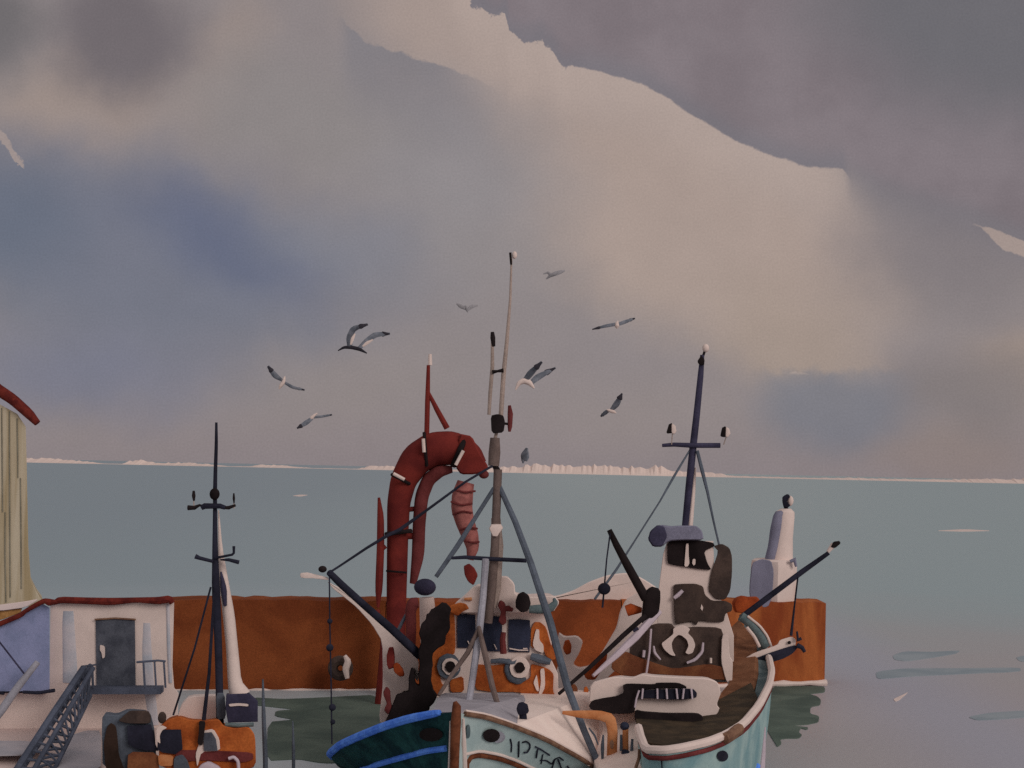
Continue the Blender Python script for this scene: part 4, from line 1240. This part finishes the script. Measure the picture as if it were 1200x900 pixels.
MB().ptube([(817, 528), (823, 552), (829, 576), (836, 610), (843, 640)], [4, 4.5, 3.5, 2.6, 2.4], YC + .7, 6).build('stay', 'slate', C)
# port gallows and booms
MB().blob([(753, 712), (755, 694), (763, 687), (773, 690), (774, 703), (771, 718), (762, 726), (751, 731)], 33.2, .35, 1).build('winch_block', 'black', C)
MB().ptube([(714, 621), (722, 638), (736, 664), (757, 702)], [6, 8, 10, 11], 33.1, 10).build('port_boom', 'black', C)
fl = MB().ptube([(715, 625), (711, 655), (708, 690), (706, 712)], [1.8, 1.8, 2, 2.5], 33.0, 6).build('boom_fall', 'ink', C)
MB().pball(708, 690, 32.95, 7.5, 7).build('block', 'ink', fl)
MB().ptube([(655, 813), (690, 783), (730, 745), (756, 722)], [4, 5, 6, 6], [31.0, 31.6, 32.4, 33.0], 8).build('long_boom', 'black', C)
MB().ptube([(695, 792), (722, 768), (745, 746), (772, 716)], [4, 8, 10, 9], [31.9, 32.3, 32.8, 33.2], 8).build('boom_highlight', 'lilac', C)  # white highlight of the long boom, put beside it as a pale tube
MB().ptube([(742, 740), (748, 736)], [3, 4], 32.4, 6).build('dark_tie', 'indigo', C)
MB().ptube([(734, 716), (740, 714), (752, 715)], [13, 14, 6], 33.3, 10).build('winch_head', 'rustred', C)
# starboard boom, davit and hanging trawl board
MB().ptube([(868, 724), (900, 700), (940, 670), (971, 648)], [7, 7, 6.5, 5], 37.0, 8).build('starboard_boom', 'ink', C)
MB().blob([(973, 641), (977, 635), (984, 634), (985, 637), (979, 642)], 37.0, .06, 1).build('boom_tip', 'black', C)
MB().ptube([(970, 647), (977, 638)], [4, 7], 37.05, 8).build('tip_lamp', 'paper', C)
MB().ptube([(868, 722), (880, 731), (891, 744), (898, 758)], [11, 11, 12, 13], 36.5, 10, 1).build('davit', 'seaslate', C)
MB().ptube([(876, 722), (890, 733), (899, 745), (904, 758)], 3, 36.4, 8, 1).build('davit_edge', 'paper', C)
MB().ptube([(875, 735), (884, 746), (890, 758)], 4, 36.4, 8, 1).build('davit_edge', 'paper', C)
r = thing('trawl_board', P(905, 778, 36.0), 'white and black trawl board hanging from the right boom', 'trawl board')
MB().prism([(870, 773), (884, 765), (911, 756), (914, 750), (928, 746), (933, 750), (932, 758), (905, 766), (884, 775), (880, 777)], 35.9, .22, 1, .03).build('board', 'paper', r)
MB().prism([(881, 773), (905, 764), (930, 756), (936, 758), (929, 766), (918, 772), (905, 776), (889, 781), (886, 777)], 35.85, .3, 1, .03).build('iron_shoe', 'ink', r)
MB().ptube([(934, 756), (940, 759), (943, 764)], [6, 5, 4], 35.8, 8).build('shoe_end', 'ink', r)
MB().ptube([(934, 740), (935, 750), (939, 748)], [2.5, 5, 4], 35.8, 8).build('shackle', 'ink', r)
MB().pball(925, 753, 35.85, 2).build('bolt', 'black', r)
MB().ptube([(935, 676), (931, 710), (927, 745)], [2, 2.2, 3.5], 36.2, 6).build('hanging_rope', 'ink', r)
tag(MB().blob([(858, 707), (862, 700), (870, 698), (878, 700), (888, 699), (892, 706), (886, 714), (872, 718), (860, 717)], 45.4, .4, 1).build('tarpaulin_heap', 'rustred'), 'rust red tarpaulin heap on the quay edge left of the lighthouse', 'tarpaulin')

# ----------------------------------------------------------------------------
# lighthouse on the quay end
# ----------------------------------------------------------------------------
r = thing('lighthouse', P(907, 706, 48), 'small white lighthouse with dark lamp at the end of the quay', 'lighthouse')
YL = 47.95


def drum(m, ps, n_=20):
    rings = []
    for px, py, wpx in ps:
        c_ = P(px, py, YL)
        rr = S(wpx, YL) / 2
        rings.append(m.ring([(c_.x + rr * math.cos(2 * math.pi * k / n_), YL + rr * math.sin(2 * math.pi * k / n_), c_.z) for k in range(n_)]))
    for a_, b_ in zip(rings, rings[1:]):
        m.bridge(a_, b_)
    m.cap(rings[0])
    m.cap(rings[-1])
    return m


drum(MB(), [(906, 720, 54), (906, 690, 54), (907, 665, 54), (907, 657, 52), (907, 655, 46)], 8).build('base', 'paper', r)
drum(MB(), [(914, 656, 30), (916, 630, 26), (919, 606, 24), (920, 600, 22), (921, 596, 12)]).build('tower', 'paper', r)
MB().prism([(880, 712), (878, 690), (881, 660), (892, 655), (904, 657), (907, 670), (905, 700), (900, 712)], YL - .95, .5, 1, .1).build('base_shade', 'violet', r)  # shaded left of the base, painted as a darker violet block
MB().ptube([(917, 600), (912, 603), (909, 620), (906, 640), (902, 656)], [4, 11, 13, 12, 12], YL - .25, 10, 1).build('tower_shade', 'violet', r)  # shaded left flank of the tower, painted as a violet strip
MB().ptube([(926, 658), (931, 656), (933, 664)], [4, 6, 3], YL - .7, 8).build('bracket', 'violet', r)
MB().blob([(917, 588), (917, 581), (923, 579), (926, 582), (922, 585), (922, 591), (926, 593), (922, 596), (918, 594)], YL - .1, .1, 1).build('lamp', 'ink', r)
MB().pball(926, 587, YL, 4, 6).build('lantern_glass', 'paper', r)
MB().ptube([(921, 592), (921, 600)], 5, YL, 8).build('lamp_post', 'ink', r)

# ----------------------------------------------------------------------------
# gulls
# ----------------------------------------------------------------------------


def gull(label, Y, body, wings, bmat='paper', wmat='gullgrey', tips=True, bw=4.5, patches=()):
    """body: pixel spine from beak to tail; wings: pixel polylines shoulder -> tip"""
    c = body[len(body) // 2]
    g = thing('gull', P(c[0], c[1], Y), label, 'bird', 'gulls over the harbour')
    n_ = len(body)
    w_ = [bw * .25] + [bw * (.75 if i == 1 else 1.0) for i in range(1, n_ - 1)] + [bw * .3]
    MB().ptube(body, w_, Y, 10, 2).build('body', bmat, g)
    for pt in patches:
        MB().ptube(pt, [2, 4, 1.5], Y - .35, 8, 1, .4).build('wing_patch', 'paper', g)
    for k, wg in enumerate(wings):
        m = len(wg)
        ww = [wx for *_, wx in wg]
        dy = (.25 if k else -.25)
        Ys = [Y + dy * i / (m - 1) for i in range(m)]
        wo = MB().ptube([(a_, b_) for a_, b_, _ in wg], ww, Ys, 8, 2, .35).build('wing', wmat, g)
        if tips:
            (x0, y0, w0), (x1, y1, w1) = wg[-2], wg[-1]
            MB().ptube([(x0 * .6 + x1 * .4, y0 * .6 + y1 * .4), ((x0 + x1) / 2, (y0 + y1) / 2), (x1, y1)], [w0 * .6, w0 * .95, 1.0], [Ys[-1] - .03] * 3, 8, 1, .4).build('wing_tip', 'gulldark', wo)
    return g


gull('white gull with both grey wings spread wide, leftmost of the flock', 36, [(334, 441), (333, 444), (332, 448), (329, 452), (327, 456)],
     [[(331, 446, 3), (322, 440, 7), (314, 429, 3)], [(333, 448, 3), (343, 454, 4), (357, 457, 2)]])
gull('largest gull with both dark wings raised, flying left', 33, [(396, 411), (403, 407), (412, 407), (421, 409), (430, 414)],
     [[(410, 407, 6), (409, 396, 7), (414, 385, 7), (431, 380, 3)], [(421, 408, 5), (430, 399, 6), (440, 392, 7), (457, 391, 3)]], 'gulldark', 'gullgrey', patches=([(411, 404), (413, 397), (416, 391)], [(425, 406), (430, 402), (437, 398)]))
gull('small gull with dark lower wing under the two left gulls', 37, [(372, 484), (368, 487), (365, 490), (362, 492)],
     [[(366, 490, 4), (358, 496, 6), (348, 502, 2)], [(368, 489, 3), (378, 488, 3), (389, 486, 2)]])
gull('faint grey distant gull left of the tall antenna', 60, [(548, 366), (547, 363), (546, 360), (545, 358)],
     [[(546, 362, 3), (540, 359, 5), (535, 356, 1.5)], [(547, 364, 3), (553, 359, 5), (560, 358, 1.5)]], 'gullfaint', 'gullfaint', False, 4)
gull('faint grey distant gull right of the antenna top', 60, [(640, 327), (645, 323), (650, 321), (654, 318)],
     [[(646, 323, 4), (642, 319, 3), (637, 321, 1.5)], [(650, 321, 5), (656, 319, 5), (662, 317, 1.5)]], 'gullfaint', 'gullfaint', False, 5)
gull('gull gliding with level wings and round white body, rightmost high', 40, [(724, 376), (723, 379), (723, 382), (723, 385)],
     [[(721, 380, 4), (710, 382, 4), (694, 386, 1.5)], [(725, 380, 4), (733, 377, 4.5), (744, 373, 2)]], bw=6)
gull('white bodied gull with two long dark tipped wings beside the radar mast', 35, [(604, 457), (608, 449), (614, 446), (620, 448), (626, 455)],
     [[(615, 446, 6), (622, 437, 8), (635, 424, 3)], [(622, 449, 5), (630, 442, 8), (651, 431, 2.5)]], bw=7)
gull('small gull banking with one wing up right of the radar mast', 38, [(711, 480), (714, 481), (718, 482), (722, 484)],
     [[(716, 481, 4), (723, 473, 8), (729, 461, 2)], [(713, 481, 4), (709, 484, 5), (704, 488, 2)]], bw=5)
gull('dark grey small bird just above the pale horizon beside the mast', 45, [(613, 543), (613, 537), (616, 530), (618, 525)],
     [[(614, 540, 6), (614, 533, 8), (617, 525, 2)], [(616, 540, 4), (618, 535, 5), (618, 527, 2)]], 'gullgrey', 'gullgrey', False, 7)

# ----------------------------------------------------------------------------
# render look
# ----------------------------------------------------------------------------
SC.view_settings.view_transform = 'Standard'
SC.view_settings.look = 'None'
SC.view_settings.exposure = 0
SC.view_settings.gamma = 1
SC.render.engine = 'CYCLES'
SC.cycles.max_bounces = 5
SC.cycles.use_denoising = False
